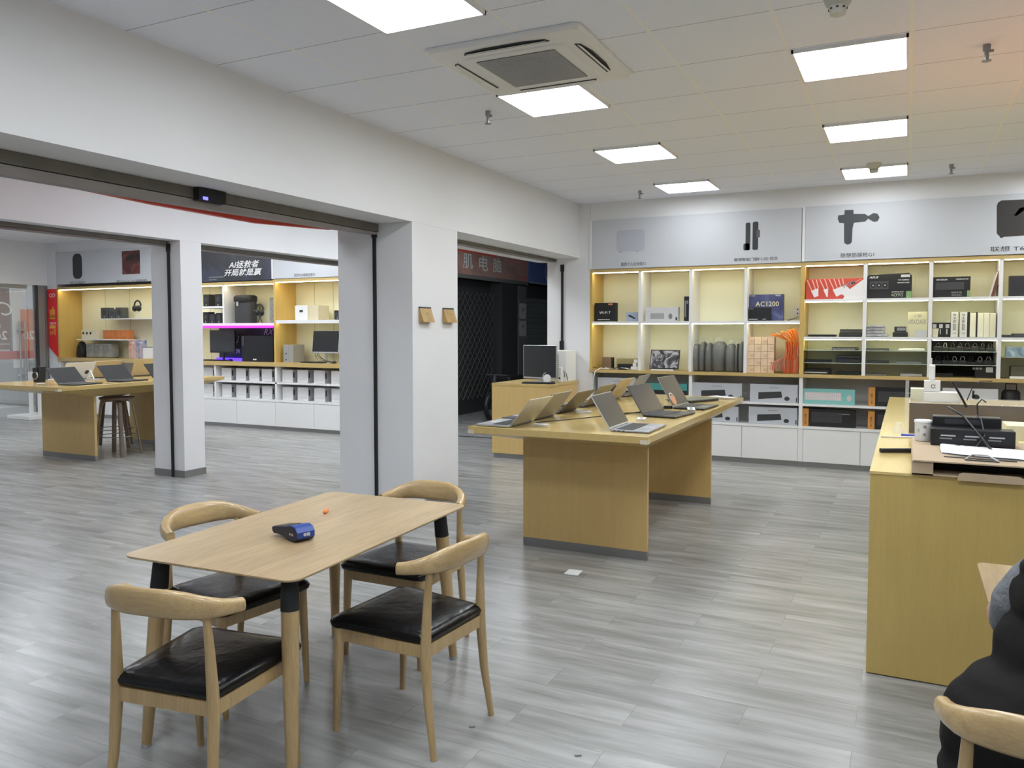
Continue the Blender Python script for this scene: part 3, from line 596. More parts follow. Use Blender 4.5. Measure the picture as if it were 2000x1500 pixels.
# row B
def stack_cartons(): pass
M_BRN = mat('brown_print_box', (.20, .13, .08), .6)
t, a, b, c, d, y = pbx('small_carton', 'brown and black small carton in the lower left cubby', 'box', 1176, 1193, 698, ZBb, 9.98, .14, M_BRN)
MB().box(b, b+.001, y+.03, y+.13, c+.01, d-.01, M_BLKM).build('print', t)
t, a, b, c, d, y = pbx('yellow_carton', 'flat olive yellow carton lying behind cables in the lower left cubby', 'box', 1204, 1243, 700.5, ZBb, 10.06, .15, mat('olive_yellow', (.33, .28, .13), .6))
t, a, b, c, d, y = pbx('set_top_box', 'flat black device lying in front of the olive carton', 'device', 1206, 1234, 711, ZBb, 9.93, .12, M_BLACK)
MB().box(a+.02, b-.02, y, y+.001, c+.02, c+.03, M_DGREY).build('front_strip', t)
for i, (dx, dz) in enumerate(((0, 0), (.045, 0), (.025, .045), (.04, .09))):
    q = onY(1236, 720, 9.9)
    t = thing('power_adapter', ('left lowest', 'right lowest', 'middle', 'topmost')[i]+' white power adapter in the heap beside the first shelf divider', 'adapter', (q.x+dx, 9.9, ZBb+dz), group='white power adapters')
    MB().box(q.x+dx-.022, q.x+dx+.022, 9.88, 9.93, ZBb+dz+.001, ZBb+dz+.044, M_WPLA).build('body', t, bevel=.004)
q = MB()
rs = random.Random(3)
for k in range(7):
    x0 = -3.60+rs.random()*.45; pts = [(x0+.09*j*(1 if k % 2 else -1)*.5, 9.86+rs.random()*.06, ZBb+.008+rs.random()*.02) for j in range(5)]; q.tube(pts, .004, M_WPLA if k % 2 else M_BLACK, 5)
tag(q.build('cable_tangle'), 'tangle of thin white and black cables on the left shelf ledge', 'cable', kind='stuff')
tag(MB().tube([(-3.46, 9.87, 1.09), (-3.56, 9.83, 1.10), (-3.615, 9.79, 1.06), (-3.64, 9.78, .95), (-3.665, 9.78, .80), (-3.67, 9.79, .7)], .007, M_WPLA, 6).build('hanging_cable'), 'white cable hanging over the left end of the shelf ledge', 'cable')
# laptop sleeve with chrome picture
M_CHR = art_mat('chrome_artwork', [(.01, .01, .012), (.05, .05, .06), (.45, .44, .5), (.03, .03, .035)], 9.)
a = onY(1268, 720, 9.9).x; b = onY(1325, 720, 9.9).x
t = thing('framed_artwork', 'black and silver picture panel leaning in the second lower cubby', 'picture', ((a+b)/2, 9.95, ZBb))
MB().prism([(a, 9.90, ZBb+.02), (a, 9.925, ZBb+.02), (a, 10.0, ZBb+.26), (a, 9.975, ZBb+.26)], (b-a, 0, 0), M_BLACK).build('panel', t, bevel=.006)
MB().quad((a+.012, 9.901, ZBb+.033), (b-.012, 9.901, ZBb+.033), (b-.012, 9.9707, ZBb+.25), (a+.012, 9.9707, ZBb+.25), M_CHR).build('artwork', t)
MB().box(a+.03, b-.06, 9.885, 9.99, ZBb+.001, ZBb+.019, M_WPLA).build('stand', t)
# bagged backpacks
M_BAG = mat('plastic_film', (.75, .78, .76), .18, alpha=.16, spec=.9, bump=.8, bscale=7)
M_PACK = mat('dark_backpack_fabric', (.045, .047, .052), .7, bump=.3, bscale=30)
packs = [(1350, 1363, 672), (1363.5, 1376, 668), (1376.5, 1388, 670), (1389, 1415, 667), (1416, 1434, 672), (1434.5, 1441, 672), (1441.5, 1451, 668)]
pl = ['leftmost', 'second from left', 'third from left', 'widest, in the middle', 'fifth from left', 'thin, second from right', 'rightmost']
for i, (u0, u1, vt) in enumerate(packs):
    yy = 9.93+.03*(i % 2); a, b = onY(u0, 700, yy).x, onY(u1, 700, yy).x; zt_ = onY(u0, vt, yy).z; mx = (a+b)/2; hw = (b-a)/2*1.02
    t = thing('backpack', pl[i]+' dark backpack in clear plastic in the third lower cubby', 'backpack', (mx, yy, ZBb), group='plastic wrapped backpacks')
    prof = [(0, .92), (.05, 1.1), (.5, 1.15), (.78, 1.08), (.92, .82), (.98, .5), (1, .15)]
    def rg(gr, zz, k=1.): return [(mx+hw*gr*k*math.copysign(abs(cos(j*pi/8))**.7, cos(j*pi/8)), yy+.12+.12*gr*k*math.copysign(abs(sin(j*pi/8))**.7, sin(j*pi/8)), zz) for j in range(16)]
    MB().loft([rg(g, ZBb+.003+h*(zt_-ZBb)) for h, g in prof], M_PACK).build('pack', t)
    MB().loft([rg(g, ZBb+.002+h*(zt_-ZBb)*1.02, 1.03) for h, g in prof[:5]]+[rg(.62, zt_+.02, 1), rg(.75, zt_+.05, 1.)], M_BAG, cap=False).build('plastic_bag', t)
    MB().tube([(mx-hw*.3, yy+.0, ZBb+.08), (mx-hw*.25, yy-.003, (ZBb+zt_)/2), (mx-hw*.15, yy+.02, zt_-.05)], .006, M_BLACK, 5).build('strap', t)
# cream small cartons + orange straps
M_CRC = mat('cream_carton', (.72, .55, .38), .6, var=.05, vscale=9); nb = 0
xa, xb = onY(1460, 700, 9.91).x, onY(1512, 700, 9.91).x; zt_ = onY(1490, 658, 9.91).z
for r in range(5):
    for k in range(4):
        w_ = (xb-xa)/4; h_ = (zt_-ZBb)/5; x0 = xa+k*w_
        t = thing('small_carton', '%s cream carton of the %s row in the stack beside the orange straps' % (('first', 'second', 'third', 'fourth')[k], ('lowest', 'second', 'middle', 'fourth', 'top')[r]), 'box', (x0+w_/2, 9.95, ZBb+r*h_), group='cream cartons in the fourth lower cubby')
        MB().box(x0+.0015, x0+w_-.0015, 9.91+rs.random()*.006, 10.05, ZBb+.001+r*h_, ZBb+(r+1)*h_-.002, M_CRC).build('carton', t)
        if (r+k) % 2 == 0: MB().box(x0+.03, x0+.075, 9.9085, 9.9095, ZBb+r*h_+.02, ZBb+r*h_+.05, mat('faint_print', (.55, .42, .30), .6)).build('print', t)
M_OR1 = mat('orange_strap_bright', (.90, .27, .02), .5); M_OR2 = mat('orange_strap_red', (.78, .17, .05), .5)
q = MB(); xr = -1.13; M_PKS = mat('pink_strap', (.70, .36, .27), .5)
for k in range(120):
    lay = k % 4; u_ = rs.random(); y0 = 9.85+rs.random()*.10
    if lay == 3: x0 = xr-.012-.17*u_; fan = .16*u_**1.5+.02; pts = [(x0-fan, y0, 1.635-.10*u_-.02*rs.random()), (x0-fan*.35, y0, 1.60-.10*u_), (x0+.03*u_, y0, 1.50-.03*u_), (x0+.045*u_, y0, 1.42-.02*rs.random())]; m = M_OR1
    elif lay == 2: x0 = xr-.012-.15*u_; pts = [(x0, y0, 1.47-.03*rs.random()), (x0+.006, y0, 1.36), (x0-.004, y0, 1.27-.03*rs.random())]; m = M_OR2 if k % 8 else M_OR1
    elif lay == 1: x0 = xr-.012-.16*u_; pts = [(x0, y0, 1.30-.04*rs.random()), (x0+.008, y0, 1.18), (x0, y0, ZBb+.006)]; m = M_OR2
    else: x0 = xr-.15-.16*u_; pts = [(x0+.03, y0, 1.31-.08*u_-.03*rs.random()), (x0, y0, 1.24-.03*u_), (x0-.02*u_, y0, ZBb+.03+.03*rs.random())]; m = M_PKS if rs.random() < .6 else M_OR2
    q.tube([(min(p[0], xr-.01), p[1], p[2]) for p in pts], (.009, .004), m, 6)
tag(q.build('orange_straps'), 'heap of bright orange straps filling the right of the fourth lower cubby', 'straps', kind='stuff')
# ---- right unit
Z1, Z2 = 1.945, 1.515
t, a, b, c, d, y = pbx('router_box', 'red and white carton with white router pictures and 300M lettering', 'box', 1574.5, 1686, 544, Z1, 9.88, .09, mat('red_carton', (.55, .07, .045), .45))
m_ = MB(); M_PW = mat('print_white', (.78, .76, .78), .5)
def fz(u, v): p = onY(1560+u/6.25, 510+v/6.25, y); return (p.x, y, p.z)
m_.add([fz(*p) for p in ((540, 462), (560, 425), (520, 405), (640, 330), (790, 222), (795, 462))], [tuple(range(6))], M_PW)
for s in (((150, 365), (240, 328), (240, 425), (190, 445)), ((300, 350), (360, 330), (355, 435), (340, 438)), ((415, 350), (575, 290), (630, 350), (460, 435))): m_.add([(p[0], p[1]-.0008, p[2]) for p in [fz(*k) for k in s]], [(0, 1, 2, 3)], M_PW)
for (p, q_) in (((105, 235), (160, 360)), ((165, 228), (205, 345)), ((215, 226), (240, 328)), ((255, 222), (315, 345)), ((318, 220), (355, 330)), ((370, 218), (430, 345)), ((430, 216), (470, 325)), ((485, 214), (512, 310)), ((535, 212), (550, 295)), ((640, 285), (770, 215))):
    A, B = Vector(fz(*p)), Vector(fz(*q_)); m_.quad(A+Vector((-.006, -.001, 0)), A+Vector((.006, -.001, 0)), B+Vector((.006, -.001, 0)), B+Vector((-.006, -.001, 0)), mat('pink_print', (.80, .45, .38), .5))
m_.build('print', t)
MB().text('300M', (b-.15, y-.001, c+.165), M_GINK, w=.14, bold=.015, right=(1, 0, .42), up=(-.42, 0, 1)).build('lettering', t)
xq0, xq1 = onY(1691, 560, 9.88).x, onY(1781, 560, 9.88).x; zq = onY(1736, 534, 9.88).z
t = thing('graphics_card_box', 'large black ASUS RTX 4090 carton with cut corners in the middle upper cubby', 'box', ((xq0+xq1)/2, 9.92, Z1))
t['label'] = 'large black graphics card carton with 4090 lettering and cut top corners'
MB().prism([(xq0, 9.88, Z1+.001), (xq1, 9.88, Z1+.001), (xq1, 9.88, zq-.03), (xq1-.03, 9.88, zq), (xq0+.035, 9.88, zq-.012), (xq0, 9.88, zq-.04)], (0, .1, 0), M_BLKM).build('carton', t)
y = 9.878; m_ = MB(); m_.text('ASUS', (xq0+.08, y, zq-.04), M_WINK, w=.095, h=.022, bold=.03, shear=.3); m_.text('TUF GAMING', (xq1-.085, y, zq-.075), M_WINK, w=.11, h=.014, bold=.03); m_.text('GRAPHICS CARD', (xq1-.085, y, zq-.105), M_WINK, w=.12, h=.012, bold=.02)
m_.text('4090', (xq1-.145, y, Z1+.035), mat('pale_green_ink', (.35, .38, .30), .5), w=.12, h=.038); m_.text('GEFORCE RTX', (xq1-.14, y, Z1+.068), M_WINK, w=.12, h=.011); m_.build('lettering', t)
m_ = MB(); m_.box(xq1-.055, xq1-.003, y, y+.001, Z1+.003, Z1+.075, mat('green_print', (.20, .34, .14), .5)); m_.box(xq1-.11, xq1-.02, y, y+.001, zq-.045, zq-.018, M_LGREY)
m_.box(xq0+.04, xq0+.23, y, y+.001, Z1+.10, Z1+.19, mat('print_dark', (.05, .05, .055), .4))
for k in range(3): m_.add([(xq0+.075+k*.06+.026*cos(j*pi/8), y-.0008, Z1+.145+.028*sin(j*pi/8)) for j in range(16)], [tuple(range(16))], M_BLACK); m_.add([(xq0+.075+k*.06+.008*cos(j*pi/8), y-.0014, Z1+.145+.008*sin(j*pi/8)) for j in range(16)], [tuple(range(16))], M_LGREY)
m_.build('print', t)
t, a, b, c, d, y = pbx('graphics_card_box', 'black graphics card carton with 4060 lettering in the right upper cubby', 'box', 1821.5, 1896, 540.5, Z1, 9.88, .09, M_BLKM)
m_ = MB(); m_.text('MAXSUN', (a+.09, y, d-.03), M_WINK, w=.10, h=.017, bold=.02); m_.text('TERMINATOR', (b-.08, y, d-.028), M_WINK, w=.12, h=.012, bold=.02); m_.text('4060', (b-.13, y, c+.025), mat('dim_ink', (.22, .22, .2), .5), w=.10, h=.03); m_.text('GEFORCE RTX', (b-.13, y, c+.052), M_WINK, w=.10, h=.009); m_.build('lettering', t)
m_ = MB(); m_.box(b-.03, b-.002, y, y+.001, c+.002, c+.07, MATS['green_print']); m_.box(a+.03, b-.06, y, y+.001, c+.08, c+.16, MATS['print_dark']); m_.build('print', t)
p0, p1 = onY(1935, 577, 9.9), onY(1950, 530, 9.9)
t = thing('book', 'brown spined book leaning against the divider in the right upper cubby', 'book', (p0.x, 9.95, Z1))
MB().prism([(p0.x, 9.9, Z1+.002), (p0.x+.032, 9.9, Z1+.002), (p1.x+.032, 9.9, p1.z), (p1.x, 9.9, p1.z+.004)], (0, .2, 0), mat('book_brown', (.16, .06, .04), .6)).build('cover', t)
MB().prism([(p0.x-.008, 9.905, Z1+.004), (p0.x, 9.905, Z1+.002), (p1.x, 9.905, p1.z), (p1.x-.012, 9.905, p1.z-.01)], (0, .19, 0), M_PAPER).build('pages', t)
t, a, b, c, d, y = pbx('laptop_box', 'dark carton at the right end of the top shelf row', 'box', 1971.5, 2040, 538, Z1, 9.9, .08, mat('dark_box_glossy', (.03, .03, .035), .25))
# row 2
def flat(nm, lab, u0, u1, vt, z0, m, yf=9.9, dep=.25, grp=None, cat='laptop', strip=None):
    x0, x1 = onY(u0, vt, yf).x, onY(u1, vt, yf).x; z1 = max(onY((u0+u1)/2, vt, yf).z, z0+.014)
    t = thing(nm, lab, cat, ((x0+x1)/2, yf+dep/2, z0), group=grp); h = (z1-z0)
    MB().box(x0, x1, yf, yf+dep, z0+.001, z0+h*.55, m).build('base', t, bevel=.003)
    MB().box(x0+.002, x1-.002, yf+.002, yf+dep, z0+h*.6, z1, m).build('lid', t, bevel=.003)
    if strip: MB().box(x0+.01, x1-.03, yf-.001, yf, z0+h*.25, z0+h*.5, strip).build('port_strip', t)
    return t
GL = 'closed laptops on the shelves'
flat('laptop', 'single thin black laptop on the second row, left cubby', 1577.5, 1632, 653.5, Z2, M_BLACK, grp=GL)
for i, (u0, u1) in enumerate(((1638, 1682), (1639, 1683), (1640, 1683))):
    a = onY(u0, 650, 9.9).x; b = onY(u1, 650, 9.9).x; z0 = Z2+i*.029
    t = thing('laptop', ('bottom', 'middle', 'top')[i]+' black laptop of the three stacked in the second row, left cubby', 'laptop', ((a+b)/2, 10.0, z0), group=GL)
    MB().box(a, b, 9.9, 10.14, z0+.001, z0+.015, M_BLACK).build('base', t, bevel=.004); MB().box(a+.003, b, 9.902, 10.14, z0+.0165, z0+.028, M_DGREY).build('lid', t, bevel=.004)
M_GBAG = mat('grey_plastic_bag', (.30, .30, .32), .3, bump=1., bscale=25, var=.35, vscale=14)
for i in range(4):
    a = onY(1691.5, 650, 9.9).x; b = onY(1727, 650, 9.9).x+(.04 if i == 0 else 0); z0 = Z2+i*.033
    t = thing('bagged_parcel', ('lowest', 'second lowest', 'second highest', 'topmost')[i]+' of four grey plastic parcels stacked by the divider', 'parcel', ((a+b)/2, 10.0, z0), group='grey plastic parcels')
    MB().box(a, b, 9.9, 10.12, z0+.001, z0+.032, M_GBAG).build('parcel', t, bevel=.01)
t, a, b, c, d, y = pbx('small_carton', 'black low carton under a smaller grey labelled one', 'box', 1743.5, 1773, 649, Z2, 9.9, .14, M_BLKM)
t, a2, b2, c, d2, y = pbx('small_carton', 'small black carton with grey label on top of the low black carton', 'box', 1747, 1770, 638, d+.001, 9.92, .1, M_BLKM)
MB().box(a2+.025, b2-.005, y, y+.001, c+.015, d2-.01, M_GREY).build('label_patch', t)
t, a, b, c, d, y = pbx('laptop_box', 'pale yellowish carton with mirrored lettering in the middle cubby', 'box', 1773.5, 1812, 609, Z2, 9.97, .07, mat('pale_carton', (.62, .60, .40), .6))
m_ = MB(); m_.text('XIAOXIN', ((a+b)/2, y, d-.11), M_GINK, w=b-a-.02, h=.055, bold=.02, mirror=True); m_.text('小新', ((a+b)/2+.0, y, d-.045), M_GINK, h=.04); m_.build('lettering', t)
t, a, b, c, d, y = pbx('small_carton', 'small whitish carton in front of the pale carton', 'box', 1789, 1810, 645, Z2, 9.9, .05, mat('greyish_white', (.5, .5, .5), .5))
M_CRM2 = mat('cream_box', (.72, .70, .52), .55)
for i, (u0, u1) in enumerate(((1819.5, 1831.5), (1832, 1844), (1844.5, 1857))):
    t, a, b, c, d, y = pbx('memory_box', ('left', 'middle', 'right')[i]+' small black box with white labels beside the tall white boxes', 'box', u0, u1, 630, Z2, 9.93, .12, M_BLKM, group='small black labelled boxes')
    m_ = MB(); m_.box(a+.012, b-.012, y, y+.001, d-.06, d-.018, M_LGREY)
    if i: m_.box(a+.02, b-.03, y, y+.001, c+.03, c+.085, M_LGREY)
    m_.build('label_patch', t)
p = onY(1826, 650, 9.885)
t = thing('paper_cup', 'cream cup in front of the small black boxes', 'cup', (p.x, 9.885, Z2)); MB().lathe([(.028, .002), (.036, .088)], (p.x, 9.885, Z2), M_CRM2, 18).build('cup', t)
MB().lathe([(.038, .088), (.038, .094)], (p.x, 9.885, Z2), M_CRM2, 18).build('lid', t)
for i, (u0, u1, k) in enumerate(((1858, 1872, 1), (1875, 1889.5, 1), (1890, 1894.5, 2), (1895, 1906.5, 0), (1907, 1909.5, 2), (1910, 1921.5, 0), (1922, 1933.5, 0), (1934, 1945.5, 0))):
    lab = ['white tall box with dark lettering, left of the pair', 'white tall box with dark lettering, right of the pair', 'thin black sleeve right of the lettered white boxes', 'cream blank tall box, first of four', 'thin black gap box between cream boxes', 'cream blank tall box, second of four', 'cream blank tall box, third of four', 'cream blank tall box, last of four'][i]
    t, a, b, c, d, y = pbx('tall_box', lab, 'box', u0, u1, 609.5 if k else 611, Z2, 9.9, .16, (M_CRM2, mat('white_box_side', (.62, .62, .55), .5), M_BLKM)[k], group='tall boxes standing in the right cubby')
    if k == 1:
        m_ = MB(); m_.text('H16 2025', ((a+b)/2, y, (c+d)/2+.01), M_INK, w=.14, h=.026, bold=.03, right=(0, 0, -1), up=(1, 0, 0)); m_.text('N', ((a+b)/2, y, d-.03), M_INK, h=.022, bold=.05); m_.text('小新', ((a+b)/2, y, c+.04), M_INK, w=.03); m_.build('lettering', t)
flat('laptop', 'thin dark laptop at the left of the far right cubby', 1956, 1979, 654, Z2, M_DGREY, grp=GL); flat('laptop', 'thin dark laptop at the right of the far right cubby', 1980, 2020, 651.5, Z2, M_DGREY, grp=GL)
# glass shelf laptops
G1, G2 = 1.364, 1.219
flat('laptop', 'black laptop with silver hinge on the upper glass shelf, left cubby', 1624.5, 1675, 678.5, G1, M_BLACK, grp=GL, strip=M_SILV)
flat('laptop', 'thin black laptop on the lower glass shelf, far left', 1569, 1622, 703, G2, M_BLACK, grp=GL)
for i in range(2):
    a, b = onY(1631, 700, 9.9).x, onY(1681, 700, 9.9).x; z0 = G2+i*.04
    t = thing('laptop', ('lower', 'upper')[i]+' thick black laptop of the pair stacked on the lower glass shelf', 'laptop', ((a+b)/2, 10, z0), group=GL); MB().box(a, b, 9.9, 10.13, z0+.001, z0+.022, M_BLACK).build('base', t, bevel=.006); MB().box(a+.005, b, 9.902, 10.13, z0+.0235, z0+.038, M_DGREY).build('lid', t, bevel=.005)
flat('laptop', 'white and black laptop lying at the left of the bottom ledge', 1569, 1621, 721.5, ZBb, M_BLACK, grp=GL, strip=M_LGREY)
flat('laptop', 'flat black laptop on the bottom ledge beside the white banded one', 1631, 1680, 727, ZBb, M_BLACK, grp=GL)
flat('laptop', 'grey laptop on the upper glass shelf, left in the middle cubby', 1691, 1736, 681, G1, M_DGREY, grp=GL); flat('laptop', 'silver white laptop on the upper glass shelf, right in the middle cubby', 1755, 1806, 680.5, G1, M_LGREY, grp=GL)
flat('laptop', 'grey laptop on the lower glass shelf, left in the middle cubby', 1693, 1736, 705.5, G2, M_DGREY, grp=GL); flat('laptop', 'thin silver laptop on the lower glass shelf, right in the middle cubby', 1751, 1799, 706.5, G2, M_GREY, grp=GL)
flat('laptop', 'grey silver laptop on the ledge, left in the middle cubby', 1689, 1731, 730.5, ZBb, M_GREY, grp=GL); flat('laptop', 'silver white laptop on the ledge, right in the middle cubby', 1758, 1801, 730.5, ZBb, M_LGREY, grp=GL)
# dark cubby with adapters
rs = random.Random(11)
for (z0, n_, l) in ((G1, 8, 'upper'), (G2, 7, 'lower')):
    for k in range(n_):
        x = .27+k*.56/n_+.03; s = .03+.015*rs.random()
        t = thing('power_adapter', 'black power adapter on the %s glass shelf of the dark cubby, %s from its left' % (l, ('first', 'second', 'third', 'fourth', 'fifth', 'sixth', 'seventh', 'eighth')[k]), 'adapter', (x, 9.95, z0), group='black power adapters')
        MB().box(x-s, x+s, 9.9+rs.random()*.05, 10.03, z0+.001, z0+.03+.02*rs.random(), M_BLACK).build('brick', t, bevel=.004)
        zz = z0+.03; MB().tube([(x+s*.6*cos(j*1.1)*(.6+.4*rs.random()), 9.91+.03*rs.random(), zz+.03+.03*sin(j*1.1)) for j in range(8)], .004, M_BLACK if rs.random() < .7 else M_GREY, 5).build('cable', t)
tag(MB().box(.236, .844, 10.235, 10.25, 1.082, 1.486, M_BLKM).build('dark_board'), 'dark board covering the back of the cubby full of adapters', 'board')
t, a, b, c, d, y = pbx('laptop_box', 'black carton with white label low in the adapter cubby', 'box', 1905, 1945, 717.5, ZBb, 9.89, .12, M_BLKM)
m_ = MB(); m_.box(b-.09, b-.025, y, y+.001, c+.06, c+.115, M_LGREY); m_.text('拯救者', (b-.17, y, c+.1), M_LGREY, w=.09, h=.025); m_.build('print', t)
flat('laptop', 'black laptop on the ledge at the left of the adapter cubby', 1816, 1862, 729, ZBb, M_BLACK, grp=GL)
tag(MB().box(onY(1817, 700, 9.85).x, onY(1821, 700, 9.85).x, 9.85, 9.87, G2+.0, G2+.07, M_WPLA).build('price_tag'), 'small white tag at the left edge of the adapter cubby', 'tag')
t, a, b, c, d, y = pbx('motherboard_box', 'silver blue glossy carton in the cubby at the right edge', 'box', 1965, 2030, 678, 1.311, 9.9, .1, art_mat('silver_blue_print', [(.03, .05, .09), (.12, .18, .26), (.45, .5, .55)], 5.))
tag(MB().box(onY(1974, 730, 9.92).x, 1.3, 9.92, 10.1, ZBb+.001, ZBb+.13, mat('olive_device', (.10, .10, .06), .4)).build('network_device', bevel=.01), 'dark olive device on the ledge at the right edge of the picture', 'device')
tag(MB().box(onY(1972, 735, 9.86).x, 1.25, 9.86, 9.91, ZBb+.001, ZBb+.025, M_WPLA).build('white_strip_box'), 'white strip device in front of the dark olive one', 'device')
# ---- lower compartments
YLw = 9.87
M_WB = mat('white_blue_carton', (.50, .52, .56), .5)
def kb_carton(lab, u0, u1, vt, z0, dark=True, yf=YLw, dep=.07):
    t, a, b, c, d, y = pbx('keyboard_box', lab, 'box', u0, u1, vt, z0, yf, dep, M_WB, group='white keyboard and mouse cartons')
    q = MB(); L_, H_ = b-a, d-c
    q.prism([(a+L_*.18, y, c+H_*.14), (a+L_*.68, y, c+H_*.28), (a+L_*.66, y, c+H_*.62), (a+L_*.18, y, c+H_*.54)], (0, .0005, 0), M_PIC)
    q.add([(a+L_*.78+L_*.055*cos(k*pi/8), y, c+H_*.22+H_*.12*sin(k*pi/8)) for k in range(16)], [tuple(range(16))], M_PIC)
    q.box(a+L_*.4, a+L_*.6, y, y+.001, d-H_*.2, d-H_*.17, M_GINK); q.box(b-.02, b-.008, y, y+.001, c+.01, c+.06, M_PIC); q.build('print', t)
    MB().box(a+.002, b, y+.002, y+dep, d, d+.002, M_GINK).build('dark_top', t)
kb_carton('white keyboard carton on the upper lower shelf behind the table, left one', 1167, 1242, 738, .738)
kb_carton('white keyboard carton seen between the laptops and the cupboard, upper row left', 1353, 1449, 748, .738)
kb_carton('white keyboard carton left of the divider, upper row', 1465, 1558.5, 751, .738)
kb_carton('white keyboard carton partly behind the table end, lower row', 1350, 1442, 793, .477)
kb_carton('white keyboard carton left of the divider, lower row', 1462.5, 1557.5, 795.5, .477)
t, a, b, c, d, y = pbx('keyboard_box', 'teal and black keyboard carton behind the open laptops', 'box', 1257, 1342, 749, .738, YLw, .07, mat('teal_box', (.07, .30, .28), .5))
m_ = MB(); m_.box(a, b, y, y+.001, c, c+.10, M_BLKM); m_.build('print', t)
MT = mat('mint_box', (.22, .50, .47), .5)
t, a, b, c, d, y = pbx('keyboard_box', 'mint green carton with white keyboard and mouse picture', 'box', 1568.5, 1670, 760, .738, YLw, .07, MT)
kbpic(t, a+.02, b-.14, c+.045, c+.135, y, mat('kb_white', (.70, .66, .66), .5), mat('kb_keys', (.60, .52, .53), .5), nx=18, nz=5, mouse=(b-.06, c+.075, .035))
M_OB = mat('orange_side', (.62, .28, .06), .5)
def ac108(lab, u0, u1, u2, vt, z0):
    a, b, c2 = onY(u0, vt, YLw).x, onY(u1, vt, YLw).x, onY(u2, vt, YLw).x; zt_ = onY(u1, vt, YLw).z
    t = thing('keyboard_box', lab, 'box', ((a+c2)/2, YLw, z0), group='black cartons with orange ends')
    MB().box(b, c2, YLw, YLw+.09, z0+.001, zt_, M_BLKM).build('carton', t); MB().box(a, b, YLw, YLw+.09, z0+.001, zt_, M_OB).build('orange_end', t)
    y = YLw-.0015; m_ = MB(); m_.text('AC108', ((a+b)/2, y, z0+.08), M_INK, w=.115, h=.022, bold=.03, right=(0, 0, 1), up=(-1, 0, 0)); m_.text('RAPOO', (c2-.12, y, zt_-.05), M_GREY, w=.12) if c2-b > .3 and 0 else None; m_.box(c2-.19, c2-.06, y, y+.001, zt_-.055, zt_-.045, M_GREY); m_.build('lettering', t)
    kbpic(t, b+.03, c2-.14, z0+.05, z0+.17, y, mat('kb_dark', (.03, .03, .035), .5), mat('kb_dark_keys', (.06, .06, .065), .5), nx=14, nz=5)
ac108('black keyboard carton with orange AC108 end, lower row under the mint carton', 1567.5, 1579.5, 1671, 798, .477)
ac108('black keyboard carton with orange AC108 end, upper row beside the counter', 1696.5, 1709.5, 1800, 757, .738)
ac108('black keyboard carton with orange AC108 end, lower row beside the counter', 1695.5, 1708.5, 1790, 803.5, .477)
t, a, b, c, d, y = pbx('headset_box', 'white carton with black headset picture behind the counter clutter', 'box', 1841, 1950, 759, .738, YLw, .1, mat('white_carton', (.70, .72, .74), .5))
m_ = MB()
p = onY(1906, 776, y); m_.add([(p.x+.035*cos(k*pi/8), y, p.z+.03*sin(k*pi/8)) for k in range(16)], [tuple(range(16))], M_PIC); m_.box(p.x-.035, p.x-.015, y, y+.001, p.z, p.z+.07, M_PIC); m_.prism([(p.x, y, p.z-.04), (p.x+.14, y, p.z-.07), (p.x+.18, y, p.z-.03), (p.x+.13, y, p.z-.085)], (0, .0005, 0), M_PIC); m_.build('print', t)
p = onY(1977, 790, 9.84)
t = thing('speaker_bag', 'black round bag with handle on the shelf behind the counter', 'bag', (p.x, 9.95, .477))
MB().loft([[(p.x+.09*k*cos(j*pi/8), 10.0+.09*k*sin(j*pi/8), z) for j in range(16)] for z, k in ((.74, .9), (.80, 1), (.93, .95), (.955, .7))], mat('black_bag', (.02, .018, .018), .5)).build('body', t)
MB().tube([(p.x-.05, 10.0, .95), (p.x-.05, 10.0, 1.02), (p.x+.05, 10.0, 1.02), (p.x+.05, 10.0, .95)], .007, M_DGREY, 6).build('handle', t)
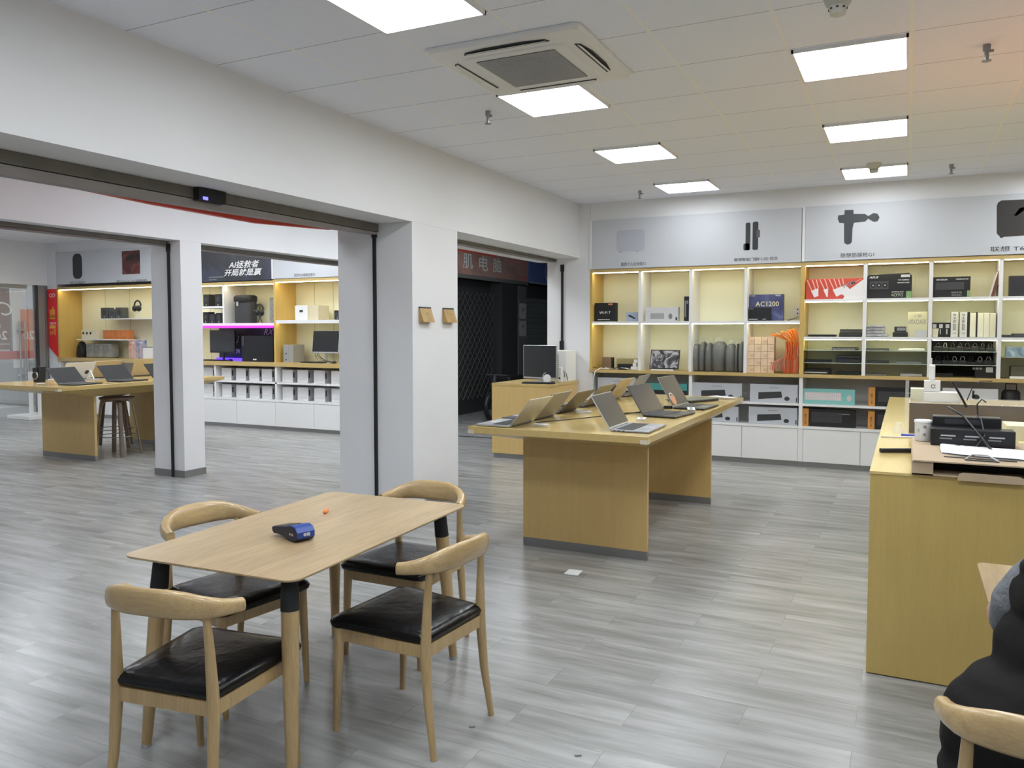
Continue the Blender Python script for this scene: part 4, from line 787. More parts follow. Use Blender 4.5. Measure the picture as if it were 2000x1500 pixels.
# ================================================================ left wing shelving
YW = 9.77
def wing_unit(lab, x0, x1, side_l, ztop, zsh, div=(), dark=False, led=True):
    yb = 10.26
    t = thing('display_shelf', lab, 'shelf', ((x0+x1)/2, YW+.2, 0), group='white and oak display shelves of the far wing')
    MB().box(x0, x1, YW-.005, yb, ztop, ztop+.045, M_LAMX).build('top_board', t)
    MB().box(x0, x1, YW-.02, yb, 1.012, 1.079, M_LAMX).build('counter_board', t)
    if side_l: MB().box(x0, x0+.035, YW-.005, yb, 1.079, ztop, M_YWOOD).build('side_panel', t)
    a = x0+.035 if side_l else x0
    q = MB(); q.box(a, x1, yb-.01, yb+.005, 1.079, ztop, M_CREAM)
    for k in range(1, 4):
        xx = a+(x1-a)*k/4
        if not div: q.box(xx-.003, xx+.003, yb-.012, yb-.009, 1.079, ztop, mat('joint_line', (.35, .32, .22), .6))
    q.build('back_panel', t)
    MB().box(a+.01, x1-.01, YW+.02, YW+.04, ztop-.010, ztop-.004, M_LEDS).build('led_strip', t)
    for z in zsh: MB().box(a, x1, YW, yb, z-.04, z, M_WHITE).box(a, x1, YW-.001, YW+.012, z-.052, z, M_WHITE).build('shelf_board', t)
    for d in div: MB().box(d-.018, d+.018, YW, yb, zsh[0], ztop, M_WHITE).build('divider', t)
    if led:
        for z in zsh: MB().box(a+.01, x1-.01, YW+.03, YW+.045, z-.044, z-.040, M_LEDS).build('led_strip', t)
    MB().box(x0, x1, yb-.01, yb+.005, .46, 1.012, M_GBACK).build('lower_back_panel', t)
    MB().box(x0 if x0 != -10.66 else -10.33, (x0 if x0 != -10.66 else -10.33)+.04, YW, yb, .45, 1.012, M_WHITE).build('lower_divider', t); MB().box(x0, x1, YW, yb, .735, .762, M_WHITE).build('lower_shelf_board', t)
    MB().box(x0, x1, YW-.004, yb, .448, .478, M_WHITE).build('cabinet_top', t); MB().box(x0, x1, YW+.022, yb, .055, .448, M_WHITE).build('cabinet_body', t)
    n = max(1, round((x1-x0)/.68))
    for k in range(n): MB().box(x0+(x1-x0)*k/n+.003, x0+(x1-x0)*(k+1)/n-.003, YW, YW+.02, .058, .443, M_WHITE).build('door', t, bevel=.0015)
    MB().box(x0, x1, YW+.01, YW+.03, 0, .055, M_STEEL).build('kickboard', t)
    return t
wing_unit('far wing shelf unit at the left with yellowish wood side and small floating shelves', -14.31, -11.6, True, 2.345, ())
wing_unit('far wing shelf unit hidden mostly behind the far column', -11.6, -10.66, False, 2.345, (1.705,))
tg = wing_unit('far wing gaming shelf unit with magenta lit edge and dark backdrop', -10.66, -9.01, False, 2.33, (1.705,), (-10.095,), True, led=False)
wing_unit('far wing shelf unit with computer tower and monitor beside the near column', -9.01, -7.45, True, 2.35, (1.748,))
# signs
yq = YW-.018
t = sign_panel(-14.30, -10.69, 2.44, 3.03, YW-.004, 'pale grey sign with backpack and tablet pictures in the far wing', None)
yq = YW-.0175; m_ = MB()
p = onY(151, 519, yq); rr(m_, p.x-.13, p.x+.13, p.z-.24, p.z+.22, .10, M_PIC, yq)
m_.build('product_picture', t); m_ = MB(); p = onY(256.5, 513, yq); rr(m_, p.x-.24, p.x+.22, p.z-.20, p.z+.21, .01, art_mat('tablet_red_print', [(.02, .015, .015), (.12, .03, .025), (.30, .12, .08)], 3.), yq); m_.build('product_picture', t)
m_ = MB(); m_.text('联想 B1 轻巧休闲双肩包', onY(152, 552, yq), M_INK, w=.42, h=.05, bold=.01); m_.build('lettering', t); m_ = MB(); m_.text('联想 YOGA Tab Pro 二合一平板电脑 至尊版', onY(257, 549, yq), M_INK, w=.78, h=.055, bold=.01); m_.build('lettering', t)
MGB = art_mat('dark_gaming_print', [(.012, .013, .018), (.022, .023, .032), (.04, .045, .08)], 2.)
t = sign_panel(-10.655, -9.04, 2.39, 2.99, YW-.004, 'black gaming sign with bold white slanted Chinese lettering', None, MGB)
m_ = MB(); m_.text('AI拯救者', onY(476, 516, yq), M_WINK, w=.66, h=.12, bold=.035, shear=.25); m_.text('开局就是赢', onY(474, 531.5, yq), M_WINK, w=.82, h=.115, bold=.035, shear=.25)
m_.box(onY(408, 541, yq).x, onY(437, 541, yq).x, yq, yq+.001, onY(420, 542, yq).z, onY(420, 540.5, yq).z, M_GREY); m_.box(onY(408, 546, yq).x, onY(423, 546, yq).x, yq, yq+.001, onY(420, 547, yq).z, onY(420, 545.5, yq).z, M_GREY); m_.build('lettering', t)
t = sign_panel(-9.0, -7.45, 2.40, 2.99, YW-.004, 'pale grey sign partly hidden by the near column, above the monitor shelf', None)
m_ = MB(); m_.text('联想T200智能投影仪', onY(595, 537, yq), M_INK, w=.42, h=.05, bold=.01); m_.build('lettering', t)
tag(MB().box(-8.62, -8.0, YW-.06, YW-.02, 2.86, 2.94, M_GREY).build('projector_mount'), 'grey bracket at the top of the sign by the near column', 'bracket')
# magenta edge and blue light, backdrop
M_MAG = mat('magenta_led', (.85, .03, .95), .5, emit=1.6); M_BLU = mat('blue_led', (.08, .03, 1), .5, emit=3)
t = thing('led_bar', 'magenta glowing light bar under the gaming shelf', 'light bar', (-9.66, YW-.012, 1.63)); MB().box(-10.65, -9.02, YW-.02, YW-.003, 1.628, 1.664, M_MAG).build('tube', t)
t = thing('led_bar', 'blue glowing light bar along the ledge behind the gaming monitor', 'light bar', (-9.66, 10.1, 1.08)); MB().box(-10.62, -9.03, 10.10, 10.14, 1.081, 1.12, M_BLU).build('tube', t)
t = thing('gaming_backdrop', 'dark backdrop board with white brush lettering behind the gaming monitor', 'backdrop', (-9.66, 10.2, 1.08)); MB().box(-10.65, -9.03, 10.2, 10.22, 1.081, 1.66, MGB).build('board', t)
m_ = MB(); yq = 10.197; m_.text('RX', onY(525, 648, yq), M_WINK, h=.10, bold=.01, shear=.4); m_.text('J', onY(464.5, 663, yq), M_WINK, h=.12, shear=.3); m_.text('wow', onY(462, 686, yq), M_WINK, w=.16, h=.08, bold=.02); m_.build('lettering', t)
# --- items of the gaming shelf
ZG = 1.706; ZW = 1.080
YF = 9.84
t = wing_shelf = thing('small_shelf', 'short white shelf inside the gaming unit holding two speakers', 'shelf', (-10.2, 10.0, 1.99)); MB().box(-10.65, -10.113, YW+.01, 10.25, 1.955, 1.985, M_WHITE).build('board', t)
M_SPK = mat('speaker_black', (.02, .02, .022), .45)
def speaker(lab, u0, u1, vt, z0, yf=YF, m=M_SPK, grp='black desktop speakers'):
    t, a, b, c, d, y = pbx('desktop_speaker', lab, 'speaker', u0, u1, vt, z0, yf, .14, m, group=grp, body='cabinet', bev=.006)
    h = d-c; r = min(b-a, h)*.3
    MB().lathe([(r, 0), (r, .004), (r*.5, .001)], ((a+b)/2, y-.003, c+h*.55), M_DGREY, 16, 'y').build('cone', t)
    MB().box((a+b)/2-.006, (a+b)/2+.006, y-.001, y, c+.012, c+.04, M_LGREY).build('emblem', t)
speaker('black speaker on the short shelf, left one', 396.5, 408, 575, 1.986); speaker('black speaker on the short shelf, right one', 419, 432, 574, 1.986)
speaker('black speaker below the short shelf, left one', 396, 407, 609.5, ZG); speaker('black wide speaker below the short shelf, middle one', 407.5, 421, 613, ZG); speaker('black speaker below the short shelf, right one', 421.5, 433, 611, ZG)
a, b = onY(454, 600, YF).x, onY(487, 600, YF).x; zt_ = onY(470, 577, YF).z
t = thing('backpack', 'large dark backpack with roll flap in the gaming unit', 'backpack', ((a+b)/2, 9.95, ZG))
mx, hw = (a+b)/2, (b-a)/2
MB().loft([[(mx+hw*k*math.copysign(abs(cos(j*pi/8))**.45, cos(j*pi/8)), 9.95+.11*k*math.copysign(abs(sin(j*pi/8))**.6, sin(j*pi/8)), ZG+.002+h*(zt_-ZG)) for j in range(16)] for h, k in ((0, .94), (.05, 1), (.6, 1), (.85, .95), (.98, .85), (1, .4))], mat('backpack_grey', (.05, .05, .052), .75, bump=.2)).build('body', t)
MB().loft([[(mx+hw*k*math.copysign(abs(cos(j*pi/8))**.45, cos(j*pi/8)), 9.945+.125*k*math.copysign(abs(sin(j*pi/8))**.6, sin(j*pi/8)), z) for j in range(16)] for z, k in ((zt_-.10, .98), (zt_-.05, 1.02), (zt_-.01, .98), (zt_+.008, .8))], M_BLKM).build('flap', t)
MB().box(mx-hw*.45, mx-hw*.25, 9.825, 9.832, zt_-.17, zt_-.10, M_LGREY).build('buckle', t)
def headset(lab, u, v0, v1, z0, yf=YF, stand=False):
    c = onY(u, (v0+v1)/2, yf); zt_ = onY(u, v0, yf).z; R = .085
    t = thing('headset', lab, 'headset', (c.x, yf, z0)); zc = zt_-R
    MB().tube([(c.x+R*cos(a*pi/10), yf+.02, zc+R*1.1*sin(a*pi/10)-.01) for a in range(11)], (.012, .016), M_BLACK, 8).build('headband', t)
    for s in (-1, 1): MB().lathe([(.03, -.025), (.055, -.012), (.055, .012), (.03, .02)], (c.x+s*R*.62, yf, zc-.055), M_BLACK, 16, 'y').build('ear_cup', t)
    q = MB(); q.tube([(c.x-.045, yf+.02, z0+.006), (c.x-.01, yf+.03, z0+.07), (c.x, yf+.03, zt_-.03)], .006, M_BLACK if stand else M_WPLA, 6); q.tube([(c.x+.055, yf+.02, z0+.006), (c.x+.02, yf+.03, z0+.07), (c.x, yf+.03, zt_-.03)], .006, M_BLACK if stand else M_WPLA, 6); q.build('stand', t)
headset('black headset on a stand beside the large backpack', 505, 594, 628, ZG, stand=True)
tag(MB().box(onY(526, 600, YF).x, -9.04, YF, YF+.12, ZG+.001, onY(530, 581, YF).z, mat('grey_camo', (.22, .22, .21), .7, var=.3, vscale=12)).build('grey_case', bevel=.01), 'grey patterned case at the right end of the gaming shelf', 'case')
def monitor(lab, cx_, y, z0, w_, h_, lift, frame, scr, rz=0., stand_m=None, stand='foot', tilt=0.):
    t = thing('monitor', lab, 'monitor', (cx_, y, z0), rz); Wm = Matrix.Translation((cx_, y, z0)) @ Matrix.Rotation(rz, 4, 'Z')
    Tm = Wm @ Matrix.Translation((0, 0, lift)) @ Matrix.Rotation(-tilt, 4, 'X'); sm = stand_m or frame
    MB(Tm).box(-w_/2, w_/2, 0, .022, 0, h_, frame).build('housing', t, bevel=.004)
    MB(Tm).box(-w_/2+.008, w_/2-.008, -.002, .0005, .022, h_-.008, scr).build('screen', t)
    MB(Wm).box(-.02, .02, .022, .04, .01, lift+h_*.5, sm).build('stand_post', t)
    MB(Wm).box(-.12, .12, -.07, .12, .001, .012, sm).build('stand_foot', t, bevel=.004)
    return t
monitor('black gaming monitor in front of the dark backdrop', onY(432, 660, 9.93).x, 9.95, ZW, .57, .38, .13, M_BLACK, M_SCRM, 0)
t, a, b, c, d, y = pbx('computer_case', 'large black computer case beside the gaming monitor', 'computer', 472, 533, 656, ZW, 9.83, .22, M_BLACK, body='case')
m_ = MB(); m_.box(a+.24, a+.27, y, y+.001, c+.025, c+.045, M_WINK); m_.box(a+.28, a+.31, y, y+.001, c+.025, c+.045, M_WINK); m_.build('emblem', t); MB().box(a-.001, a+.06, y-.004, y+.003, c+.25, d-.01, M_DGREY).build('front_trim', t)
def keyboard(lab, x, y, z, w_=.43, d_=.13, m=M_BLACK, rz=0., nx=15):
    t = thing('keyboard', lab, 'keyboard', (x, y, z), rz); Wm = Matrix.Translation((x, y, z)) @ Matrix.Rotation(rz, 4, 'Z')
    MB(Wm).box(-w_/2, w_/2, -d_/2, d_/2, .001, .016, m).build('base', t, bevel=.003); q = MB(Wm)
    for i in range(nx):
        for j in range(5): q.box(-w_/2+.008+i*(w_-.016)/nx, -w_/2+.006+(i+.85)*(w_-.016)/nx, -d_/2+.008+j*(d_-.016)/5, -d_/2+.006+(j+.85)*(d_-.016)/5, .016, .021, M_DGREY)
    q.build('keys', t)
def mouse(lab, x, y, z, m=M_BLACK, rz=0.):
    t = thing('computer_mouse', lab, 'mouse', (x, y, z), rz); Wm = Matrix.Translation((x, y, z)) @ Matrix.Rotation(rz, 4, 'Z')
    MB(Wm).loft([[(.031*k*cos(j*pi/8), .055*k*sin(j*pi/8), zz) for j in range(16)] for zz, k in ((.001, .95), (.012, 1), (.025, .8), (.034, .4))], m).build('shell', t)
    MB(Wm).box(-.004, .004, .018, .034, .028, .034, M_GREY).build('wheel', t)
keyboard('black keyboard in front of the gaming monitor', onY(420, 704, 9.84).x, 9.84, ZW); mouse('black mouse beside the gaming keyboard', onY(449, 704, 9.82).x, 9.83, ZW)
# --- L3 shelf
t, a, b, c, d, y = pbx('device_carton', 'white carton with cream side and small dark label on the wing shelf', 'box', 576, 600, 596.5, 1.749, YF, .28, M_WPLA)
MB().box(a+.09, a+.16, y, y+.001, c+.12, c+.155, M_PIC).build('label_patch', t); MB().box(b, b+.20, YF+.02, YF+.28, c, d, mat('cream_side', (.62, .55, .38), .6)).build('cream_carton', t)
speaker('black speaker on the wing shelf at the edge of the near column', 652.5, 665, 606, 1.749)
t, a, b, c, d, y = pbx('computer_tower', 'slim silver grey computer tower on the wing ledge', 'computer', 553, 563, 673.5, ZW, 9.84, .26, M_SILV, body='front_panel')
MB().box(b, b+.10, YF+.0, YF+.26, c, d, mat('tower_side', (.30, .29, .26), .5)).build('side_panel', t); q = MB(); q.box(a+.05, a+.07, y, y+.001, c+.13, c+.15, M_BLACK); q.box(a+.05, a+.07, y, y+.001, c+.03, c+.05, M_BLACK); q.build('port', t)
monitor('silver framed monitor with tilted dark screen beside the near column', onY(633, 690, 9.95).x, 9.97, ZW, .52, .36, .15, M_SILV, M_SCREEN, 0., tilt=.12)
keyboard('dark keyboard in front of the silver framed monitor', onY(612, 707, 9.84).x, 9.85, ZW); mouse('black mouse beside the keyboard at the near column', onY(651, 707, 9.82).x, 9.84, ZW)
q = MB()
for k in range(5): q.tube([(-8.45+.04*k, 10.05, 1.35-.06*k), (-8.38+.05*k, 10.0, 1.2-.02*k), (-8.30+.06*k, 9.98, 1.10), (-8.1+.04*k, 9.95, 1.088)], .004, M_BLACK, 5)
tag(q.build('cables'), 'black cables hanging from the tower to the monitor', 'cable', kind='stuff')
# --- white boxes with grey sides, lower rows
M_WBX = mat('white_carton_print', (.72, .71, .72), .5, var=.03, vscale=20); M_GBX = mat('grey_carton_side', (.50, .50, .52), .55)
def white_box(x0, z0, lab, z1):
    w_ = .215
    t = thing('monitor_carton', lab, 'box', (x0+w_/2, 9.85, z0), group='white cartons in the far wing cabinets')
    MB().box(x0, x0+w_, 9.85, 10.15, z0+.001, z1, M_WBX).build('carton', t); MB().box(x0+w_, x0+w_+.001, 9.851, 10.149, z0+.001, z1, M_GBX).build('grey_side', t)
    q = MB(); q.box(x0+w_+.001, x0+w_+.003, 9.86, 9.89, z1-.13, z1-.04, M_DGREY); q.build('handle_slot', t); MB().box(x0+.03, x0+w_-.04, 9.8485, 9.8495, z0+.05, z0+.056, M_LGREY).build('print', t)
rn = ('upper', 'lower')
for ri, (z0, z1) in enumerate(((.763, .965), (.479, .69))):
    for ui, (xs_, l) in enumerate((((-10.24, -9.92, -9.63, -9.36), 'under the gaming unit'), ((-8.93, -8.62, -8.29, -7.95), 'under the monitor unit'), ((-10.66,), 'left of the gaming unit'))):
        for k, x in enumerate(xs_): white_box(x, z0, '%s white carton of the %s row %s' % (('first', 'second', 'third', 'fourth')[k], rn[ri], l), z1)
# --- L1 items
def wshelf(x0, x1, z, lab):
    t = thing('small_shelf', lab, 'shelf', ((x0+x1)/2, 10.1, z-.02)); MB().box(x0, x1, 9.9, 10.25, z-.02, z, M_WHITE).build('board', t); return t
p = onY(196, 622, 9.9); wshelf(p.x, -11.6, p.z, 'white floating shelf with speakers and headset in the left wing unit'); zs1 = p.z
p = onY(150, 662, 9.9); p2 = onY(250, 662, 9.9); wshelf(p.x, p2.x, p.z, 'lower white floating shelf with white and orange boxes'); zs2 = p.z
MS = mat('speaker_slate', (.07, .08, .085), .6)
speaker('slate grey speaker on the upper floating shelf, left one', 196.5, 210, 601, zs1+.001, 9.95, MS, 'slate speakers'); speaker('slate grey speaker on the upper floating shelf, middle one', 212, 224, 604, zs1+.001, 9.95, MS, 'slate speakers'); speaker('slate grey speaker on the upper floating shelf, right one', 225, 238, 600.5, zs1+.001, 9.95, MS, 'slate speakers')
headset('black headset on a white stand on the upper floating shelf', 267, 587, 619, zs1+.001, 9.95)
for i, (u0, u1) in enumerate(((159, 165.5), (166, 172.5), (173, 187))):
    t, a, b, c, d, y = pbx('camera_box', ('left', 'middle', 'right')[i]+' cream camera box on the lower floating shelf', 'box', u0, u1, 644, zs2+.001, 9.95, .14, mat('camera_box_cream', (.72, .68, .50), .6), group='cream camera boxes')
    MB().lathe([(.026, 0), (.02, -.003)], (a+.05, y+.001, (c+d)/2+.02), M_BLACK, 14, 'y').build('lens_print', t)
M_OBX = mat('orange_box', (.60, .20, .06), .5)
for i, (u0, u1) in enumerate(((201, 224), (225, 235), (236, 249.5))):
    t, a, b, c, d, y = pbx('orange_carton', ('wide left', 'narrow middle', 'right')[i]+' orange carton on the lower floating shelf', 'box', u0, u1, 644.5, zs2+.001, 9.95, .13, M_OBX, group='orange cartons')
    MB().box(a+.02, b-.02, y, y+.001, c+.03, c+.04, mat('dark_orange_print', (.40, .11, .03), .5)).build('print', t)
p = onY(157, 697, 9.95)
t = thing('small_backpack', 'small black backpack standing at the left of the wing ledge', 'backpack', (p.x, 9.98, ZW)); MB().loft([[(p.x+.12*k*cos(j*pi/8), 9.99+.09*k*sin(j*pi/8), ZW+z) for j in range(16)] for z, k in ((.001, .9), (.05, 1), (.2, .85), (.28, .5), (.30, .15))], M_BLKM).build('body', t)
MB().tube([(p.x+.05, 9.9, ZW+.26), (p.x+.13, 9.89, ZW+.15), (p.x+.12, 9.9, ZW+.01)], .012, M_BLACK, 6).build('strap', t)
M_WRAP = mat('clear_wrapped_grey', (.34, .34, .31), .2, alpha=.75, bump=.8, bscale=8, var=.3, vscale=6)
for i, (u0, u1) in enumerate(((167, 182), (183, 199), (200, 216))):
    t, a, b, c, d, y = pbx('wrapped_parcel', ('left', 'middle', 'right')[i]+' grey parcel in clear wrap on the wing ledge', 'parcel', u0, u1, 671.5, ZW, 9.93, .18, M_WRAP, group='clear wrapped parcels', body='parcel', bev=.02)
M_BK1 = art_mat('red_blue_cover', [(.55, .12, .08), (.62, .45, .38), (.25, .28, .45)], 4.); M_BK2 = art_mat('blue_cover', [(.12, .17, .35), (.45, .42, .48), (.6, .2, .12)], 4.)
for i, (u0, u1, mm, v) in enumerate(((251, 265.5, M_BK1, 665), (266, 283, M_BK2, 664.5))):
    t, a, b, c, d, y = pbx('book', ('red', 'blue')[i]+' patterned book standing on the wing ledge', 'book', u0, u1, v, ZW, 9.93, .04, mm, body='cover')
    MB().text('拯救者', ((a+b)/2, y, d-.04), M_WINK, w=.12, h=.035, bold=.02).build('lettering', t)
t, a, b, c, d, y = pbx('white_carton', 'white carton with black top edge on the wing ledge by the far column', 'box', 279, 300, 677.5, ZW, 9.88, .1, M_WPLA)
MB().box(a, b, y, y+.001, d-.012, d, M_BLACK).build('top_edge', t)
# ================================================================ display tables
TZ = .945
M_BRK = mat('pale_corner_protector', (.62, .57, .45), .3)
def display_table(lab, bx0, bx1, by0, by1, tx0, tx1, ty0, ty1):
    t = thing('display_table', lab, 'table', ((bx0+bx1)/2, (by0+by1)/2, 0), group='oak laminate display tables')
    MB().box(tx0, tx1, ty0, ty1, TZ-.045, TZ, M_LAMY).build('tabletop', t, bevel=.002)
    q = MB()
    a = [(tx0+.01, ty0+.01, TZ-.045), (tx1-.01, ty0+.01, TZ-.045), (tx1-.01, ty1-.01, TZ-.045), (tx0+.01, ty1-.01, TZ-.045)]
    b = [(bx0, by0, .79), (bx1, by0, .79), (bx1, by1, .79), (bx0, by1, .79)]
    q.add(a+b, [(0, 1, 5, 4), (1, 2, 6, 5), (2, 3, 7, 6), (3, 0, 4, 7), (4, 5, 6, 7)], M_LAMX); q.build('underframe', t)
    for y in (by0, by1-.035):
        MB().box(bx0, bx1, y, y+.035, .062, .79, M_LAMZ).build('end_panel', t, bevel=.0015); MB().box(bx0, bx1, y+.003, y+.032, 0, .062, M_STEEL).build('kickboard', t)
    q = MB()
    for x in (tx0+.001, tx1-.045): q.box(x-.002, x+.046, ty0-.002, ty0+.045, TZ-.047, TZ-.022, M_BRK)
    q.build('corner_bracket', t)
    return t
display_table('large oak laminate table carrying two rows of laptops in the middle of the shop', -2.53, -1.583, 5.33, 7.36, -2.66, -1.406, 4.73, 7.92)
display_table('oak laminate table in the far wing with black laptops and stools beneath', -9.83, -8.83, 6.46, 7.78, -10.1, -8.6, 5.85, 8.32)
def laptop(lab, x, y, rz, tilt, body, deck, lidback, w_=.42, d_=.255, ln=.25, group='open laptops on the display table', z=TZ, scr=None, keys=None, closed=False):
    t = thing('laptop', lab, 'laptop', (x, y, z), rz, group=group); Wm = Matrix.Translation((x, y, z)) @ Matrix.Rotation(rz, 4, 'Z')
    MB(Wm).box(0, d_, -w_/2, w_/2, .003, .015, body).build('base', t, bevel=.003)
    if closed:
        MB(Wm).box(0, d_, -w_/2, w_/2, .0165, .024, lidback).build('lid', t, bevel=.003); MB(Wm).box(.1, .13, -.03, .03, .0242, .0246, M_GREY).build('emblem', t); return t
    q = MB(Wm); q.box(.03, .145, -w_/2+.025, w_/2-.025, .0152, .0158, keys or M_BLACK)
    for i in range(15):
        for j in range(5): q.box(.033+j*.0225, .052+j*.0225, -w_/2+.03+i*(w_-.06)/15, -w_/2+.03+(i+.86)*(w_-.06)/15, .0158, .0178, M_DGREY)
    q.build('keyboard', t)
    MB(Wm).box(.16, .235, -.055, .055, .0152, .0157, deck).build('trackpad', t)
    q = MB(Wm)
    for k in range(3): q.box(.02+k*.03, .035+k*.03, -w_/2-.0006, -w_/2+.001, .006, .011, M_BLACK)
    q.build('ports', t)
    Lm = Wm @ Matrix.Translation((0, 0, .015)) @ Matrix.Rotation(-tilt, 4, 'Y')
    MB(Lm).box(-.006, 0, -w_/2, w_/2, 0, ln, lidback).build('lid', t, bevel=.002)
    MB(Lm).box(.0002, .0012, -w_/2+.006, w_/2-.006, .014, ln-.005, scr or M_SCREEN).build('screen', t)
    MB(Wm).tube([(-.003, -w_/2+.04, .013), (-.003, w_/2-.04, .013)], .006, M_DGREY, 8).build('hinge', t)
    return t
M_LBG = mat('laptop_blue_grey', (.34, .36, .40), .35, metal=.5); M_LGR = mat('laptop_lid_grey', (.30, .30, .28), .38, metal=.5); M_CHAMP = mat('laptop_champagne', (.50, .42, .28), .35, metal=.4)
laptop('nearest of the open laptops facing right, silver blue with dark screen', -1.70, 5.087, RD(1), RD(32), M_LBG, M_SILV, M_SILV)
laptop('dark laptop with brownish reflecting screen, second in the row facing right', -1.74, 6.02, RD(-7), RD(32), M_BLACK, M_DGREY, M_DGREY, scr=mat('reflecting_screen', (.035, .030, .027), .22, spec=.5))
laptop('third open laptop facing right, black base and grey keyboard, painted reflection of orange headphones on its screen', -1.70, 6.70, RD(-4), RD(30), M_BLACK, M_GREY, M_LGR, ln=.28)
laptop('closed dark laptop lying near the far end of the display table', -1.86, 7.36, RD(-25), 0, M_BLACK, M_BLACK, mat('dark_lid', (.08, .085, .08), .3), closed=True)
# reflection of orange headphones painted onto the third screen
q = MB(Matrix.Translation((-1.70, 6.70, TZ)) @ Matrix.Rotation(RD(-4), 4, 'Z') @ Matrix.Translation((0, 0, .015)) @ Matrix.Rotation(-RD(30), 4, 'Y'))
q.add([(.002, -.12+.05*cos(a*pi/8), .06+.045*sin(a*pi/8)) for a in range(16)], [tuple(range(16))], mat('reflection_orange', (.60, .24, .12), .4))
for a in range(10): q.quad(*[(.0025, -.12+r*cos(b*pi/10), .07+r*sin(b*pi/10)) for r, b in ((.05, a), (.058, a), (.058, a+1), (.05, a+1))], M_WINK)
pt = [o for o in WREG if o['label'].startswith('third open')][0]; q.build('screen_reflection', pt)
lm = (M_LBG, M_DGREY, M_LGR)
for i, (x, y, w_, tl, lid, lab) in enumerate(((-2.362, 4.953, .38, 40, M_SILV, 'silver laptop nearest in the row facing left, at the table corner'), (-2.385, 5.385, .38, 38, M_LGR, 'dark grey laptop second in the row facing left, with pale edge'), (-2.41, 5.90, .38, 46, mat('lid_dark_brown', (.16, .14, .11), .4, metal=.4), 'dark brownish laptop third in the row facing left'),
        (-2.42, 6.46, .40, 42, mat('lid_olive', (.25, .24, .19), .4, metal=.4), 'olive grey laptop fourth in the row facing left'), (-2.44, 7.10, .40, 36, M_CHAMP, 'pale champagne laptop fifth in the row facing left'), (-2.43, 7.62, .38, 34, M_LGR, 'grey laptop farthest in the row facing left'))):
    laptop(lab, x, y, pi, RD(tl), M_SILV if i in (0, 4) else M_DGREY, M_LGREY, lid, w_=w_, ln=.235)
# acrylic price stands and cards
def card(lab, x, y, rz, m=None, w_=.11, d_=.07):
    t = thing('price_card', lab, 'card', (x, y, TZ), rz, group='acrylic price card blocks'); Wm = Matrix.Translation((x, y, TZ)) @ Matrix.Rotation(rz, 4, 'Z')
    MB(Wm).box(-d_/2, d_/2, -w_/2, w_/2, .001, .018, M_ACRY).build('acrylic_block', t, bevel=.002); MB(Wm).box(-d_/2+.006, d_/2-.006, -w_/2+.006, w_/2-.006, .0185, .020, M_PAPER).build('card', t)
    MB(Wm).box(-.012, .012, -w_/2+.02, w_/2-.02, .0202, .0206, M_GINK).build('print', t)
card('acrylic price card beside the nearest silver laptop facing left', -2.20, 4.92, RD(80)); card('acrylic price card in the middle of the table, left row', -2.25, 5.86, RD(90)); card('acrylic price card behind the nearest laptop facing right', -1.70, 5.56, RD(10))
card('long white price card beside the second laptop facing right', -1.55, 6.42, RD(15), w_=.22); card('white price card at the far right corner of the display table', -1.56, 7.68, RD(60), w_=.26, d_=.12); card('acrylic price card between the far laptops facing left', -2.16, 7.05, RD(90))
for i, (pts, lab) in enumerate(((((-2.32, 5.1), (-2.1, 5.55), (-1.95, 6.0), (-1.78, 6.1)), 'thin black charging cable from the near table edge to the second laptop'), (((-1.95, 5.9), (-1.8, 6.35), (-1.75, 6.9), (-2.0, 7.3)), 'thin black charging cable running along the middle of the table'))):
    q = MB(); q.tube([(x, y, TZ+.005) for x, y in pts], .0035, M_BLACK, 5)
    if i: q.box(-1.80, -1.74, 6.5, 6.56, TZ+.001, TZ+.022, M_BLACK)
    tag(q.build('charging_cable'), lab, 'cable')
# ---- far wing table things
GT = 'laptops on the far wing table'
laptop('nearest black laptop on the far wing table, screen leaning back', -8.99, 6.30, RD(10), RD(42), M_BLACK, M_DGREY, M_BLACK, scr=M_BLKM, group=GT); laptop('second black laptop on the far wing table', -9.04, 7.0, RD(4), RD(42), M_BLACK, M_DGREY, M_BLACK, scr=M_BLKM, group=GT)
laptop('third black laptop on the far wing table, cut off by the far column', -8.95, 7.62, RD(4), RD(42), M_BLACK, M_DGREY, M_BLACK, scr=M_BLKM, group=GT)
t = laptop('white laptop lid seen from behind on the far wing table', -9.72, 6.86, pi, RD(30), M_WPLA, M_WPLA, mat('white_lid', (.75, .76, .78), .35), group=GT)
q = MB(Matrix.Translation((-9.72, 6.86, TZ+.015)) @ Matrix.Rotation(pi, 4, 'Z') @ Matrix.Rotation(-RD(30), 4, 'Y')); q.add([(-.0075, -.12+.03*cos(a*pi/8), .10+.03*sin(a*pi/8)) for a in range(16)], [tuple(range(16))], M_PIC); q.build('emblem', t)
laptop('champagne lid seen from behind, left of the two on the far wing table', -9.80, 7.32, pi, RD(28), M_SILV, M_SILV, M_CHAMP, group=GT); laptop('champagne lid seen from behind, right of the two on the far wing table', -9.66, 7.85, pi, RD(20), M_SILV, M_SILV, M_CHAMP, group=GT)
t = thing('watch_stand', 'smart watch on a black stand near the left end of the far wing table', 'watch', (-9.70, 6.36, TZ))
MB().prism([(-9.76, 6.32, TZ+.002), (-9.66, 6.32, TZ+.002), (-9.675, 6.34, TZ+.19), (-9.74, 6.34, TZ+.19)], (0, .09, 0), M_BLACK).build('stand', t)
MB().lathe([(.05, -.012), (.055, 0), (.05, .004)], (-9.71, 6.315, TZ+.085), M_STEEL, 20, 'y').build('watch_case', t); MB().lathe([(.038, -.001), (.036, 0)], (-9.71, 6.303, TZ+.085), M_BLACK, 20, 'y').build('watch_face', t); MB().box(-9.74, -9.68, 6.30, 6.312, TZ+.13, TZ+.18, M_BLACK).build('strap', t)
